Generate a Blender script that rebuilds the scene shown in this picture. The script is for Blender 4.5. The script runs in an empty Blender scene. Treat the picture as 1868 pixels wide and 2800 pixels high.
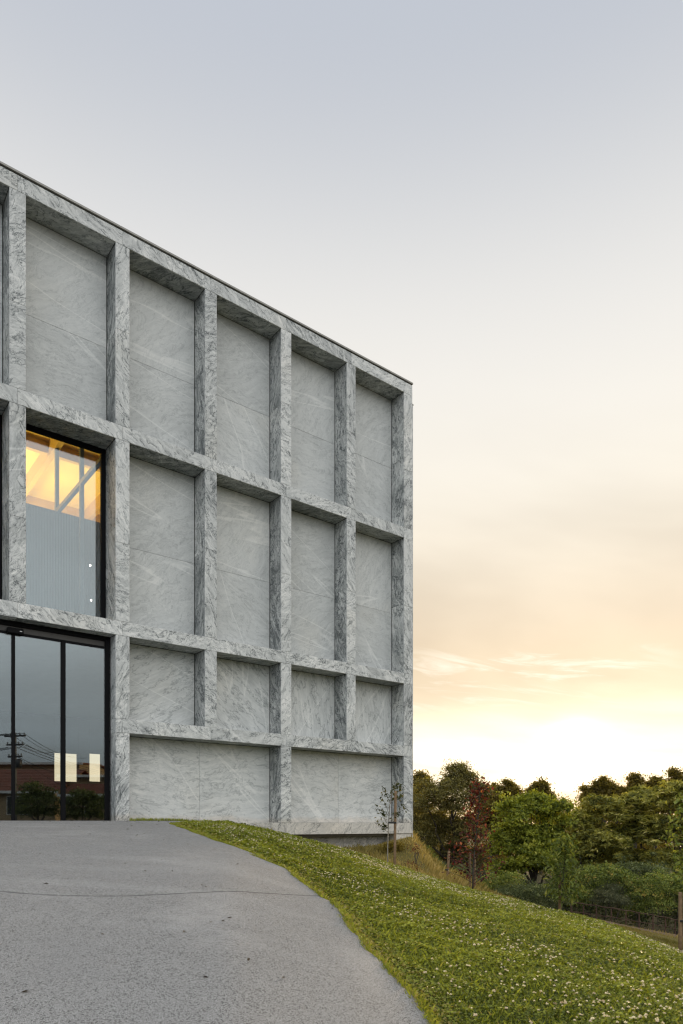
import bpy, math, random
import numpy as np
from mathutils import Vector

scene = bpy.context.scene
col = scene.collection
rad = math.radians

# ------------------------------------------------------------------ camera
cam_d = bpy.data.cameras.new('camera')
cam = bpy.data.objects.new('camera', cam_d)
col.objects.link(cam)
cam.location = (0, 0, 0)
cam.rotation_euler = (rad(90), 0, 0)
cam_d.sensor_fit = 'HORIZONTAL'
cam_d.sensor_width = 36.0
cam_d.lens = 36.94
cam_d.shift_y = 0.4583
cam_d.clip_start = 0.05
cam_d.clip_end = 3000
scene.camera = cam

# ------------------------------------------------------------------ light
SUN_AZ = math.atan2(0.335, 1.0)          # to the right of straight ahead
SUN_EL = rad(5.4)
SUN_DIR = Vector((math.sin(SUN_AZ) * math.cos(SUN_EL), math.cos(SUN_AZ) * math.cos(SUN_EL), math.sin(SUN_EL)))

sun_d = bpy.data.lights.new('sun', 'SUN')
sun_d.energy = 3.6
sun_d.angle = rad(6)
sun_d.color = (1.0, 0.72, 0.42)
sun = bpy.data.objects.new('sun', sun_d)
col.objects.link(sun)
sun.rotation_euler = SUN_DIR.to_track_quat('Z', 'Y').to_euler()

scene.cycles.filter_width = 1.25
scene.view_settings.view_transform = 'Standard'
scene.view_settings.look = 'None'
scene.view_settings.gamma = 1.0
scene.view_settings.exposure = 0.0
scene.view_settings.use_curve_mapping = False

world = bpy.data.worlds.new('World')
scene.world = world
world.use_nodes = True
NT = world.node_tree
for _n in list(NT.nodes):
    NT.nodes.remove(_n)


class G:
    """small helper to write node graphs"""
    def __init__(self, nt):
        self.nt = nt

    def node(self, kind, **kw):
        nd = self.nt.nodes.new(kind)
        for k, v in kw.items():
            setattr(nd, k, v)
        return nd

    def link(self, a, b):
        self.nt.links.new(a, b)

    def _set(self, sock, v):
        if isinstance(v, bpy.types.NodeSocket):
            self.link(v, sock)
        elif v is not None:
            sock.default_value = v

    def math(self, op, a, b=None, c=None, clamp=False):
        nd = self.node('ShaderNodeMath', operation=op, use_clamp=clamp)
        for i, v in enumerate((a, b, c)):
            if v is not None:
                self._set(nd.inputs[i], v)
        return nd.outputs[0]

    def vmath(self, op, a, b=None):
        nd = self.node('ShaderNodeVectorMath', operation=op)
        self._set(nd.inputs[0], a)
        if b is not None:
            self._set(nd.inputs[1], b)
        return nd.outputs['Value'] if op in ('DOT_PRODUCT', 'LENGTH', 'DISTANCE') else nd.outputs[0]

    def scale(self, a, s):
        nd = self.node('ShaderNodeVectorMath', operation='SCALE')
        self._set(nd.inputs[0], a)
        self._set(nd.inputs['Scale'], s)
        return nd.outputs[0]

    def mix(self, f, a, b, blend='MIX'):
        nd = self.node('ShaderNodeMix', data_type='RGBA', blend_type=blend)
        self._set(nd.inputs[0], f)
        self._set(nd.inputs[6], a if isinstance(a, bpy.types.NodeSocket) else (*a, 1) if len(a) == 3 else a)
        self._set(nd.inputs[7], b if isinstance(b, bpy.types.NodeSocket) else (*b, 1) if len(b) == 3 else b)
        return nd.outputs[2]

    def ramp(self, f, stops, interp='LINEAR'):
        nd = self.node('ShaderNodeValToRGB')
        cr = nd.color_ramp
        cr.interpolation = interp
        while len(cr.elements) < len(stops):
            cr.elements.new(0.5)
        for e, (p, c) in zip(cr.elements, stops):
            e.position = p
            e.color = (*c, 1) if len(c) == 3 else c
        self._set(nd.inputs[0], f)
        return nd.outputs[0]

    def smooth(self, v, lo, hi, a=0.0, b=1.0):
        nd = self.node('ShaderNodeMapRange', interpolation_type='SMOOTHSTEP')
        self._set(nd.inputs[0], v)
        for i, x in enumerate((lo, hi, a, b)):
            nd.inputs[i + 1].default_value = x
        return nd.outputs[0]

    def noise(self, vec, scale=1.0, detail=4.0, rough=0.5, dist=0.0):
        nd = self.node('ShaderNodeTexNoise')
        self._set(nd.inputs['Vector'], vec)
        nd.inputs['Scale'].default_value = scale
        nd.inputs['Detail'].default_value = detail
        nd.inputs['Roughness'].default_value = rough
        self._set(nd.inputs['Distortion'], dist)
        return nd.outputs[0], nd.outputs[1]


g = G(NT)
tc = g.node('ShaderNodeTexCoord')
sep = g.node('ShaderNodeSeparateXYZ')
g.link(tc.outputs['Generated'], sep.inputs[0])
dx, dy, dz = sep.outputs
zc = g.math('MAXIMUM', dz, 0.0)
flat = g.math('SQRT', g.math('MAXIMUM', g.math('SUBTRACT', 1.0, g.math('MULTIPLY', dz, dz)), 1e-4))
caz = g.math('DIVIDE', g.math('ADD', g.math('MULTIPLY', dx, math.sin(SUN_AZ)), g.math('MULTIPLY', dy, math.cos(SUN_AZ))), flat)
# thin sunset veil on the sun side; colours are halved in the ramp and doubled after it
front = g.ramp(zc, [(0.0, (.140, .108, .066)), (.045, (.150, .126, .088)), (.09, (.146, .130, .100)), (.14, (.136, .116, .086)), (.175, (.126, .104, .075)),
                    (.22, (.122, .100, .072)), (.27, (.120, .101, .077)), (.34, (.126, .113, .093)), (.43, (.129, .122, .108)),
                    (.53, (.124, .120, .113)), (.64, (.099, .0992, .099)), (.75, (.065, .070, .080)), (.86, (.078, .084, .094)), (1.0, (.14, .145, .152))], 'B_SPLINE')
back = g.ramp(zc, [(0.0, (.048, .053, .058)), (.08, (.078, .086, .093)), (.16, (.165, .178, .188)), (.28, (.215, .223, .229)), (.50, (.225, .229, .233)), (.75, (.19, .194, .20)), (1.0, (.14, .145, .152))], 'B_SPLINE')
base = g.mix(g.smooth(caz, -0.55, 0.75), back, front)
# soft cloud bands, flattened by perspective
cx = g.math('DIVIDE', dx, g.math('ADD', zc, 0.12))
cy = g.math('DIVIDE', dy, g.math('ADD', zc, 0.12))
comb = g.node('ShaderNodeCombineXYZ')
g.link(cx, comb.inputs[0]); g.link(cy, comb.inputs[1])
cn, _ = g.noise(comb.outputs[0], 0.55, 5, 0.5, 0.4)
cl = g.smooth(cn, 0.38, 0.66)
shade = g.mix(cl, (1.07, 1.065, 1.055), (.84, .82, .80))
lowband = g.mix(g.smooth(zc, 0.30, 0.62), shade, (1, 1, 1))
base = g.mix(1.0, base, lowband, 'MULTIPLY')
# bright torn wisps low above the sun
side = g.math('DIVIDE', g.math('SUBTRACT', g.math('MULTIPLY', dx, math.cos(SUN_AZ)), g.math('MULTIPLY', dy, math.sin(SUN_AZ))), flat)
st = g.node('ShaderNodeCombineXYZ')
g.link(g.math('MULTIPLY', dx, 7.0), st.inputs[0]); g.link(g.math('ADD', g.math('MULTIPLY', dz, 46.0), g.math('MULTIPLY', dx, 7.0)), st.inputs[1])
wn, _ = g.noise(st.outputs[0], 1.0, 7, 0.62, 0.8)
wm = g.math('MULTIPLY', g.smooth(zc, 0.15, 0.18), g.math('SUBTRACT', 1.0, g.smooth(zc, 0.215, 0.25)))
wisp = g.math('MULTIPLY', g.math('MULTIPLY', g.smooth(wn, 0.47, 0.68), wm), g.math('MULTIPLY', g.smooth(caz, 0.92, .99), g.math('SUBTRACT', 1.0, g.smooth(side, .02, .16))))
base = g.mix(g.math('MULTIPLY', wisp, 0.75), base, (.158, .145, .122))
# long dark streaks hugging the horizon
hn, _ = g.noise(st.outputs[0], 0.6, 4, 0.5, 0.3)
hm = g.math('MULTIPLY', g.math('SUBTRACT', 1.0, g.smooth(zc, 0.06, 0.13)), g.smooth(hn, 0.5, 0.68))
base = g.mix(g.math('MULTIPLY', hm, 0.55), base, g.mix(1.0, base, (.80, .70, .52), 'MULTIPLY'))
sd = g.vmath('DOT_PRODUCT', tc.outputs['Generated'], tuple(SUN_DIR))
ga = g.math('POWER', g.math('DIVIDE', side, .55), 2.0)
gz = g.math('POWER', g.math('DIVIDE', g.math('ADD', g.math('SUBTRACT', dz, .085), g.math('MULTIPLY', g.math('SUBTRACT', hn, .5), .10)), .052), 2.0)
band = g.math('MULTIPLY', g.math('EXPONENT', g.math('MULTIPLY', g.math('ADD', ga, gz), -1.0)), g.math('GREATER_THAN', caz, 0.0))
glow = g.math('ADD', g.math('ADD', g.math('MULTIPLY', g.math('POWER', g.math('MAXIMUM', sd, 0.0), 2500.0), 5.0), g.math('MULTIPLY', band, .62)),
              g.math('MULTIPLY', g.math('POWER', g.math('MAXIMUM', sd, 0.0), 30.0), 0.06))
gl = g.node('ShaderNodeVectorMath', operation='SCALE')
gl.inputs[0].default_value = (1.0, .86, .64)
g.link(glow, gl.inputs['Scale'])
veil = g.vmath('ADD', g.scale(base, 8.0), gl.outputs[0])
sky = g.node('ShaderNodeTexSky')
sky.sky_type = 'NISHITA'
sky.sun_disc = False
sky.sun_elevation = SUN_EL
sky.sun_rotation = SUN_AZ
bg1 = g.node('ShaderNodeBackground')
g.link(sky.outputs[0], bg1.inputs[0]); bg1.inputs[1].default_value = 0.05
bg2 = g.node('ShaderNodeBackground')
g.link(veil, bg2.inputs[0]); bg2.inputs[1].default_value = 1.0
mixb = g.node('ShaderNodeMixShader')
mixb.inputs[0].default_value = 0.94
g.link(bg1.outputs[0], mixb.inputs[1]); g.link(bg2.outputs[0], mixb.inputs[2])
wo = g.node('ShaderNodeOutputWorld')
g.link(mixb.outputs[0], wo.inputs[0])

# ------------------------------------------------------------------ helpers
rng = np.random.default_rng(11)
random.seed(4)


def mat(name):
    m = bpy.data.materials.new(name)
    m.use_nodes = True
    nt = m.node_tree
    bs = nt.nodes['Principled BSDF']
    return m, G(nt), bs


def simple(name, color, rough=0.6, metal=0.0, var=0.0, scale=6.0, spec=None, bump=0.0):
    m, q, bs = mat(name)
    bs.inputs['Roughness'].default_value = rough
    bs.inputs['Metallic'].default_value = metal
    if spec is not None:
        bs.inputs['Specular IOR Level'].default_value = spec
    if var > 0:
        t = q.node('ShaderNodeTexCoord')
        n, _ = q.noise(t.outputs['Object'], scale, 6, 0.6)
        c = q.mix(q.smooth(n, 0.3, 0.7), tuple(x * (1 - var) for x in color), tuple(min(1, x * (1 + var)) for x in color))
        q.link(c, bs.inputs['Base Color'])
        if bump:
            b = q.node('ShaderNodeBump')
            b.inputs['Strength'].default_value = bump
            q.link(n, b.inputs['Height']); q.link(b.outputs[0], bs.inputs['Normal'])
    else:
        bs.inputs['Base Color'].default_value = (*color, 1)
    return m


def link(o, parent=None):
    col.objects.link(o)
    if parent is not None:
        o.parent = parent
    return o


def mesh_np(name, V, Fq=None, Ft=None, tint=None, smooth=False):
    """mesh from numpy arrays: vertices, quads, triangles, per vertex tint"""
    me = bpy.data.meshes.new(name)
    V = np.asarray(V, np.float32)
    me.vertices.add(len(V))
    me.vertices.foreach_set('co', V.ravel())
    loops, starts, tot = [], [], 0
    if Fq is not None and len(Fq):
        Fq = np.asarray(Fq, np.int32)
        loops.append(Fq.ravel()); starts.append(tot + 4 * np.arange(len(Fq))); tot += 4 * len(Fq)
    if Ft is not None and len(Ft):
        Ft = np.asarray(Ft, np.int32)
        loops.append(Ft.ravel()); starts.append(tot + 3 * np.arange(len(Ft))); tot += 3 * len(Ft)
    L = np.concatenate(loops).astype(np.int32); S = np.concatenate(starts).astype(np.int32)
    me.loops.add(len(L)); me.loops.foreach_set('vertex_index', L)
    me.polygons.add(len(S)); me.polygons.foreach_set('loop_start', S)
    me.polygons.foreach_set('use_smooth', np.full(len(S), bool(smooth)))
    if tint is not None:
        a = me.attributes.new('tint', 'FLOAT', 'POINT')
        a.data.foreach_set('value', np.asarray(tint, np.float32).ravel())
    me.update(calc_edges=True)
    me.validate()
    return me


def obj(name, me, m=None, parent=None):
    o = bpy.data.objects.new(name, me)
    if m is not None and not me.materials:
        me.materials.append(m)
    return link(o, parent)


def tag(o, label=None, cat=None, group=None, kind=None):
    if label: o['label'] = label
    if cat: o['category'] = cat
    if group: o['group'] = group
    if kind: o['kind'] = kind
    return o


def empty(name, loc=(0, 0, 0), rz=0.0):
    o = bpy.data.objects.new(name, None)
    o.location = loc
    o.rotation_euler = (0, 0, rz)
    o.empty_display_size = 0.3
    return link(o)


_T = None


def _cham_template():
    verts, idx = [], {}
    for sx in (-1, 1):
        for sy in (-1, 1):
            for sz in (-1, 1):
                for ax in range(3):
                    idx[(sx, sy, sz, ax)] = len(verts)
                    verts.append((sx, sy, sz, ax))
    quads, tris = [], []
    S = (-1, 1)
    for ax in range(3):
        o1, o2 = [a for a in range(3) if a != ax]
        for s in S:
            def k(a, b):
                v = [0, 0, 0]; v[ax] = s; v[o1] = a; v[o2] = b
                return idx[(*v, ax)]
            quads.append([k(-1, -1), k(1, -1), k(1, 1), k(-1, 1)])
    for a, b in ((0, 1), (0, 2), (1, 2)):
        c = 3 - a - b
        for sa in S:
            for sb in S:
                def k(ax, t):
                    v = [0, 0, 0]; v[a] = sa; v[b] = sb; v[c] = t
                    return idx[(*v, ax)]
                quads.append([k(a, -1), k(a, 1), k(b, 1), k(b, -1)])
    for sx in S:
        for sy in S:
            for sz in S:
                tris.append([idx[(sx, sy, sz, 0)], idx[(sx, sy, sz, 1)], idx[(sx, sy, sz, 2)]])
    sg = np.array([v[:3] for v in verts], float)
    axs = np.array([v[3] for v in verts])
    P = sg.copy()
    for i in range(len(P)):
        for a in range(3):
            if a != axs[i]:
                P[i, a] *= 0.9

    def orient(f):
        p = P[f]
        n_ = np.cross(p[1] - p[0], p[2] - p[0])
        return f if n_ @ p.mean(0) > 0 else f[::-1]
    return sg, axs, np.array([orient(f) for f in quads]), np.array([orient(f) for f in tris])


SG, AX, CQ, CT = _cham_template()


def cham(x0, x1, y0, y1, z0, z1, b=0.004):
    """chamfered box as arrays"""
    c = np.array([(x0 + x1) / 2, (y0 + y1) / 2, (z0 + z1) / 2])
    h = np.abs(np.array([(x1 - x0) / 2, (y1 - y0) / 2, (z1 - z0) / 2]))
    b = min(b, 0.45 * h.min())
    V = SG * h
    for a in range(3):
        sel = AX != a
        V[sel, a] = SG[sel, a] * (h[a] - b)
    return V + c


class MB:
    """collects shapes and builds them as one mesh"""
    def __init__(self):
        self.V, self.Q, self.T, self.n, self.t = [], [], [], 0, []

    def add(self, V, Q=None, T=None, tint=0.5):
        V = np.asarray(V, float)
        self.V.append(V)
        if Q is not None and len(Q): self.Q.append(np.asarray(Q) + self.n)
        if T is not None and len(T): self.T.append(np.asarray(T) + self.n)
        self.t.append(np.full(len(V), tint) if np.isscalar(tint) else np.asarray(tint))
        self.n += len(V)
        return self

    def box(self, x0, x1, y0, y1, z0, z1, b=0.004):
        return self.add(cham(x0, x1, y0, y1, z0, z1, b), CQ, CT)

    def tube(self, pts, radii, seg=8, cap=True):
        pts = np.asarray(pts, float); n = len(pts)
        radii = np.full(n, radii) if np.isscalar(radii) else np.asarray(radii, float)
        tan = np.gradient(pts, axis=0)
        tan /= np.linalg.norm(tan, axis=1)[:, None] + 1e-9
        ref = np.array([0, 0, 1.0]) if abs(tan[0, 2]) < 0.8 else np.array([1.0, 0, 0])
        A = np.cross(tan, ref); A /= np.linalg.norm(A, axis=1)[:, None] + 1e-9
        B = np.cross(tan, A)
        th = np.linspace(0, 2 * np.pi, seg, endpoint=False)
        V = pts[:, None] + radii[:, None, None] * (np.cos(th)[None, :, None] * A[:, None] + np.sin(th)[None, :, None] * B[:, None])
        V = V.reshape(-1, 3)
        i = np.arange(n - 1)[:, None] * seg; j = np.arange(seg)[None]; k = (j + 1) % seg
        Q = np.stack([i + j, i + k, i + seg + k, i + seg + j], -1).reshape(-1, 4)
        T = []
        if cap:
            V = np.vstack([V, pts[0], pts[-1]])
            a, b = n * seg, n * seg + 1
            T = [[a, (q + 1) % seg, q] for q in range(seg)] + [[b, (n - 1) * seg + q, (n - 1) * seg + (q + 1) % seg] for q in range(seg)]
        return self.add(V, Q, T)

    def build(self, name, m, parent=None, smooth=False, tint=False):
        Q = np.vstack(self.Q) if self.Q else None
        T = np.vstack(self.T) if self.T else None
        me = mesh_np(name, np.vstack(self.V), Q, T, np.concatenate(self.t) if tint else None, smooth)
        return obj(name, me, m, parent)


# ------------------------------------------------------------------ the lie of the land
FD = np.array([0.78692, 0.61705])     # along the facade, to the right
FN = np.array([-0.61705, 0.78692])    # into the building
FDIST = 14.0214                       # eye to facade plane
K_rx = np.array([-.60, -.237, -.157, -.0986, -.018, .0136, .0756, .12, .186, .24, .30, .40, .487, .62])
K_m = np.array([-.004, -.004, .000, .0125, .033, .0405, .0630, .0770, .0975, .1100, .1250, .1530, .1870, .225])
K_Y = np.array([12.2, 14.8, 15.2, 15.5, 15.6, 15.5, 15.2, 14.9, 14.5, 14.0, 13.3, 12.2, 11.0, 9.6])
M_rx = np.array([-.24, -.02, .0136, .0756, .101, .113, .131, .147, .18, .212, .25, .327, .487, .62])
M_m = np.array([.03, .043, .043, .0205, .013, .030, .052, .067, .081, .102, .114, .127, .1586, .185])
M_Y = np.array([19, 18.6, 18.4, 19.3, 19.8, 20.5, 21.5, 22.5, 23.5, 24, 25, 26, 26, 26])
V_rx = np.array([-.3, .1, .2, .5, .6])
V_z = np.array([-3.0, -3.4, -4.0, -6.0, -6.3])


def smoothed(xk, yk, w=.022):
    x_ = np.linspace(xk[0], xk[-1], 500)
    y_ = np.interp(x_, xk, yk)
    h_ = int(3 * w / (x_[1] - x_[0])); kk = np.exp(-.5 * (np.arange(-h_, h_ + 1) * (x_[1] - x_[0]) / w) ** 2); kk /= kk.sum()
    pad = np.concatenate([y_[0] - (y_[1:h_ + 1][::-1] - y_[0]), y_, y_[-1] - (y_[-h_ - 1:-1][::-1] - y_[-1])])
    return np.convolve(pad, kk, 'valid')


K_m = smoothed(K_rx, K_m, .012); K_Y = smoothed(K_rx, K_Y, .05); K_rx = np.linspace(K_rx[0], K_rx[-1], 500)


def sstep(x):
    x = np.clip(x, 0, 1)
    return x * x * (3 - 2 * x)


def ground_z(X, Y):
    """height of the ground below eye level"""
    X = np.asarray(X, float); Y = np.asarray(Y, float)
    th = np.arctan2(X, Y); r = np.hypot(X, Y)
    tcl = np.clip(th, -0.56, 0.55)
    rx = np.tan(tcl); Yp = r * np.cos(tcl)
    mc = np.interp(rx, K_rx, K_m); Yc = np.interp(rx, K_rx, K_Y)
    m2 = np.interp(rx, M_rx, M_m); Y2 = np.interp(rx, M_rx, M_Y)
    zv = np.interp(rx, V_rx, V_z)
    z1 = -mc * Yp - 1.75 * (1 - Yp / Yc) ** 2
    w = sstep((Yp - Yc) / (Y2 - Yc))
    zm = -(mc * (1 - w) + m2 * w + 0.010 * 4 * w * (1 - w)) * Yp
    z3 = np.maximum(-m2 * Yp - .02 * (Yp - Y2) ** 2, np.minimum(zv, -m2 * Y2))
    z = np.where(Yp < Yc, z1, np.where(Yp < Y2, zm, z3))
    b = sstep((np.abs(th) - 0.65) / 0.85)
    zs = -0.1 - 1.65 * np.clip(1 - r / 18, 0, 1) ** 2
    z = z * (1 - b) + zs * b
    return z + 0.012 * np.sin(2.1 * X + .7) * np.cos(1.7 * Y) * np.clip((X - 1) / 3, 0, 1)


def at(px, py, Y):
    """place seen at survey coordinates (px, py) of the photograph, Y metres ahead"""
    return np.array([(px - 934) / 1916.9 * Y, Y, (2256.14 - py) / 1916.9 * Y])


# ------------------------------------------------------------------ ground materials
def zone_material():
    m, q, bs = mat('ground_mix')
    t = q.node('ShaderNodeTexCoord')
    a = q.node('ShaderNodeAttribute', attribute_name='tint')
    n1, _ = q.noise(t.outputs['Object'], 1.3, 8, 0.65)
    n2, _ = q.noise(t.outputs['Object'], 14, 6, 0.7)
    lawn = q.mix(n2, (.045, .055, .012), (.10, .11, .026))
    lawn = q.mix(q.smooth(n1, .55, .75), lawn, (.10, .088, .030))
    mead = q.mix(n1, (.16, .125, .045), (.10, .10, .03))
    mead = q.mix(q.smooth(n2, .5, .8), mead, (.24, .18, .07))
    soil = q.mix(n2, (.06, .045, .03), (.24, .17, .11))
    dark = q.mix(n2, (.02, .02, .008), (.05, .045, .02))
    tar = q.mix(n2, (.10, .10, .10), (.16, .155, .15))
    f = a.outputs['Fac']
    c = q.mix(q.smooth(f, .10, .20), lawn, mead)
    c = q.mix(q.smooth(f, .30, .40), c, soil)
    c = q.mix(q.smooth(f, .55, .65), c, dark)
    c = q.mix(q.smooth(f, .80, .90), c, tar)
    q.link(c, bs.inputs['Base Color'])
    bs.inputs['Roughness'].default_value = .95
    bs.inputs['Specular IOR Level'].default_value = .1
    b = q.node('ShaderNodeBump'); b.inputs['Strength'].default_value = .6; b.inputs['Distance'].default_value = .05
    q.link(n2, b.inputs['Height']); q.link(b.outputs[0], bs.inputs['Normal'])
    return m


def build_ground():
    th = np.concatenate([np.arange(-180, -40, 4.0), np.arange(-40, 36, 0.33), np.arange(36, 180, 4.0)]) * np.pi / 180
    r = np.concatenate([[0.05], np.geomspace(0.6, 34, 190), np.geomspace(36, 1500, 40)])
    TT, R = np.meshgrid(th, r, indexing='ij')
    X = R * np.sin(TT); Y = R * np.cos(TT); Z = ground_z(X, Y)
    rx = np.tan(np.clip(TT, -.56, .55)); Yp = R * np.cos(np.clip(TT, -.56, .55))
    Yc = np.interp(rx, K_rx, K_Y); Y2 = np.interp(rx, M_rx, M_Y)
    t = np.where(Yp < Yc + .9, 0.0, 0.25)
    t = np.where((rx > .30) & (Yp > Y2 - 2.4), .47, t)
    t = np.where(Yp > Y2 + 1.5, .72, t)
    t = np.where(np.abs(TT) > 0.9, 0.0, t)
    t = np.where((np.abs(TT) > 1.2) & (R > 14), 1.0, t)
    n, k = TT.shape
    i = np.arange(n)[:, None]; j = np.arange(k - 1)[None]; i2 = (i + 1) % n
    Q = np.stack([i * k + j, i * k + j + 1, i2 * k + j + 1, i2 * k + j], -1).reshape(-1, 4)
    me = mesh_np('ground', np.stack([X, Y, Z], -1).reshape(-1, 3), Q[:, ::-1], None, t.ravel(), True)
    tag(obj('ground', me, zone_material()), kind='structure')


build_ground()

# path edge, surveyed: metres ahead against metres to the right
EDGE_PX = [(1500, 3300), (1330, 3010), (1179, 2800), (1120, 2728), (1072, 2669), (1036, 2627), (995, 2603), (992, 2579), (953, 2537), (911, 2472), (882, 2460),
           (834, 2424), (786, 2383), (715, 2347), (690, 2343), (641, 2320), (591, 2303), (548, 2287), (498, 2268), (470, 2258)]


def on_ground(px, py):
    rx = (px - 934) / 1916.9; m = (py - 2256.14) / 1916.9
    Ys = np.linspace(1.0, 15.5, 3000)
    zz = ground_z(rx * Ys, Ys) + .0
    k = np.argmax(-zz / Ys < m)
    return rx * Ys[k], Ys[k]


EDGE = np.array([on_ground(*p) for p in EDGE_PX])
EDGE = EDGE[np.argsort(EDGE[:, 1])]


def edge_x(Y):
    Y = np.asarray(Y, float)
    x = np.interp(Y, EDGE[:, 1], EDGE[:, 0])
    return x + 0.015 * np.sin(7.1 * Y) + 0.007 * np.sin(23.0 * Y + 1)


def path_material():
    m, q, bs = mat('path_asphalt')
    t = q.node('ShaderNodeTexCoord')
    O = t.outputs['Object']
    v = q.node('ShaderNodeTexVoronoi'); v.feature = 'F1'; v.inputs['Scale'].default_value = 150
    q.link(O, v.inputs['Vector'])
    ve = q.node('ShaderNodeTexVoronoi'); ve.feature = 'DISTANCE_TO_EDGE'; ve.inputs['Scale'].default_value = 150
    q.link(O, ve.inputs['Vector'])
    n1, _ = q.noise(O, .7, 6, .6)
    n2, _ = q.noise(O, 9, 5, .6)
    n3, _ = q.noise(O, 120, 3, .6)
    sepc = q.node('ShaderNodeSeparateColor'); q.link(v.outputs['Color'], sepc.inputs[0])
    stone = q.mix(sepc.outputs[0], (.27, .268, .264), (.46, .456, .445))
    stone = q.mix(q.smooth(n3, .4, .7), stone, (.42, .415, .405))
    gap = q.smooth(ve.outputs['Distance'], .0, .16)
    holes = q.smooth(q.math('ADD', sepc.outputs[1], q.math('MULTIPLY', n2, .35)), .27, .37)
    c = q.mix(q.math('MULTIPLY', gap, holes), (.105, .104, .10), stone)
    c = q.mix(q.math('MULTIPLY', q.smooth(n1, .5, .72), .35), c, (.45, .44, .425))
    c = q.mix(q.math('MULTIPLY', q.smooth(n1, .5, .3), .30), c, (.25, .25, .25))
    n4, _ = q.noise(O, 2.6, 7, .7)
    c = q.mix(q.math('MULTIPLY', q.smooth(n4, .60, .74), .35), c, (.15, .15, .148))
    n5, _ = q.noise(q.vmath('MULTIPLY', O, (.35, 1.6, 1)), 1.4, 4, .5)
    c = q.mix(q.math('MULTIPLY', q.smooth(n5, .52, .68), .15), c, (.44, .437, .43))
    # transverse construction joint
    s = q.node('ShaderNodeSeparateXYZ'); q.link(O, s.inputs[0])
    wob, _ = q.noise(O, 3.0, 4, .6)
    yy = q.math('ADD', q.math('ADD', s.outputs[1], q.math('ADD', q.math('MULTIPLY', s.outputs[0], -JOINT_S), q.math('MULTIPLY', q.math('MULTIPLY', s.outputs[0], s.outputs[0]), -JOINT_C))), q.math('MULTIPLY', q.math('SUBTRACT', wob, .5), .03))
    jd = q.math('ABSOLUTE', q.math('SUBTRACT', yy, JOINT_Y))
    jm = q.math('MULTIPLY', q.math('SUBTRACT', 1.0, q.smooth(jd, .006, .03)), q.smooth(n2, .30, .52))
    c = q.mix(q.math('MULTIPLY', jm, .75), c, (.07, .07, .072))
    q.link(c, bs.inputs['Base Color'])
    bs.inputs['Roughness'].default_value = .85
    bs.inputs['Specular IOR Level'].default_value = .25
    h = q.math('ADD', q.math('MULTIPLY', gap, holes), q.math('MULTIPLY', n2, .3))
    b = q.node('ShaderNodeBump'); b.inputs['Strength'].default_value = .55; b.inputs['Distance'].default_value = .006
    q.link(h, b.inputs['Height']); q.link(b.outputs[0], bs.inputs['Normal'])
    return m


_jp = np.array([on_ground(x_, y_) for x_, y_ in ((10, 2452), (300, 2453), (600, 2454), (880, 2457))])
JOINT_C, JOINT_S, JOINT_Y = [float(c_) for c_ in np.polyfit(_jp[:, 0], _jp[:, 1], 2)]


def build_path():
    Ys = np.concatenate([np.linspace(-3, 3, 20)[:-1], np.linspace(3, 15.6, 330)])
    Lx = -16.0
    us = np.concatenate([np.linspace(0, .9, 40)[:-1], np.linspace(.9, 1, 22)])
    ex = edge_x(np.clip(Ys, EDGE[0, 1], 20))
    ex[Ys < EDGE[0, 1]] += 0
    X = Lx + (ex[:, None] - Lx) * us[None]
    Y = np.repeat(Ys[:, None], len(us), 1)
    Z = ground_z(X, Y) + 0.03
    Z[:, -1] -= .01
    X = np.hstack([X, X[:, -1:] + .012]); Y = np.hstack([Y, Y[:, -1:]]); Z = np.hstack([Z, Z[:, -1:] - .09])
    k = X.shape[1]
    # stop at the facade
    i = np.arange(len(Ys) - 1)[:, None] * k; j = np.arange(k - 1)[None]
    Q = np.stack([i + j, i + j + 1, i + k + j + 1, i + k + j], -1).reshape(-1, 4)
    V = np.stack([X, Y, Z], -1).reshape(-1, 3)
    s = V[:, :2] @ FN
    over = s > FDIST + .45
    Q = Q[~over[Q].all(1)]
    me = mesh_np('path', V, Q, None, None, True)
    tag(obj('path', me, path_material()), kind='structure')


build_path()


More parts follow.
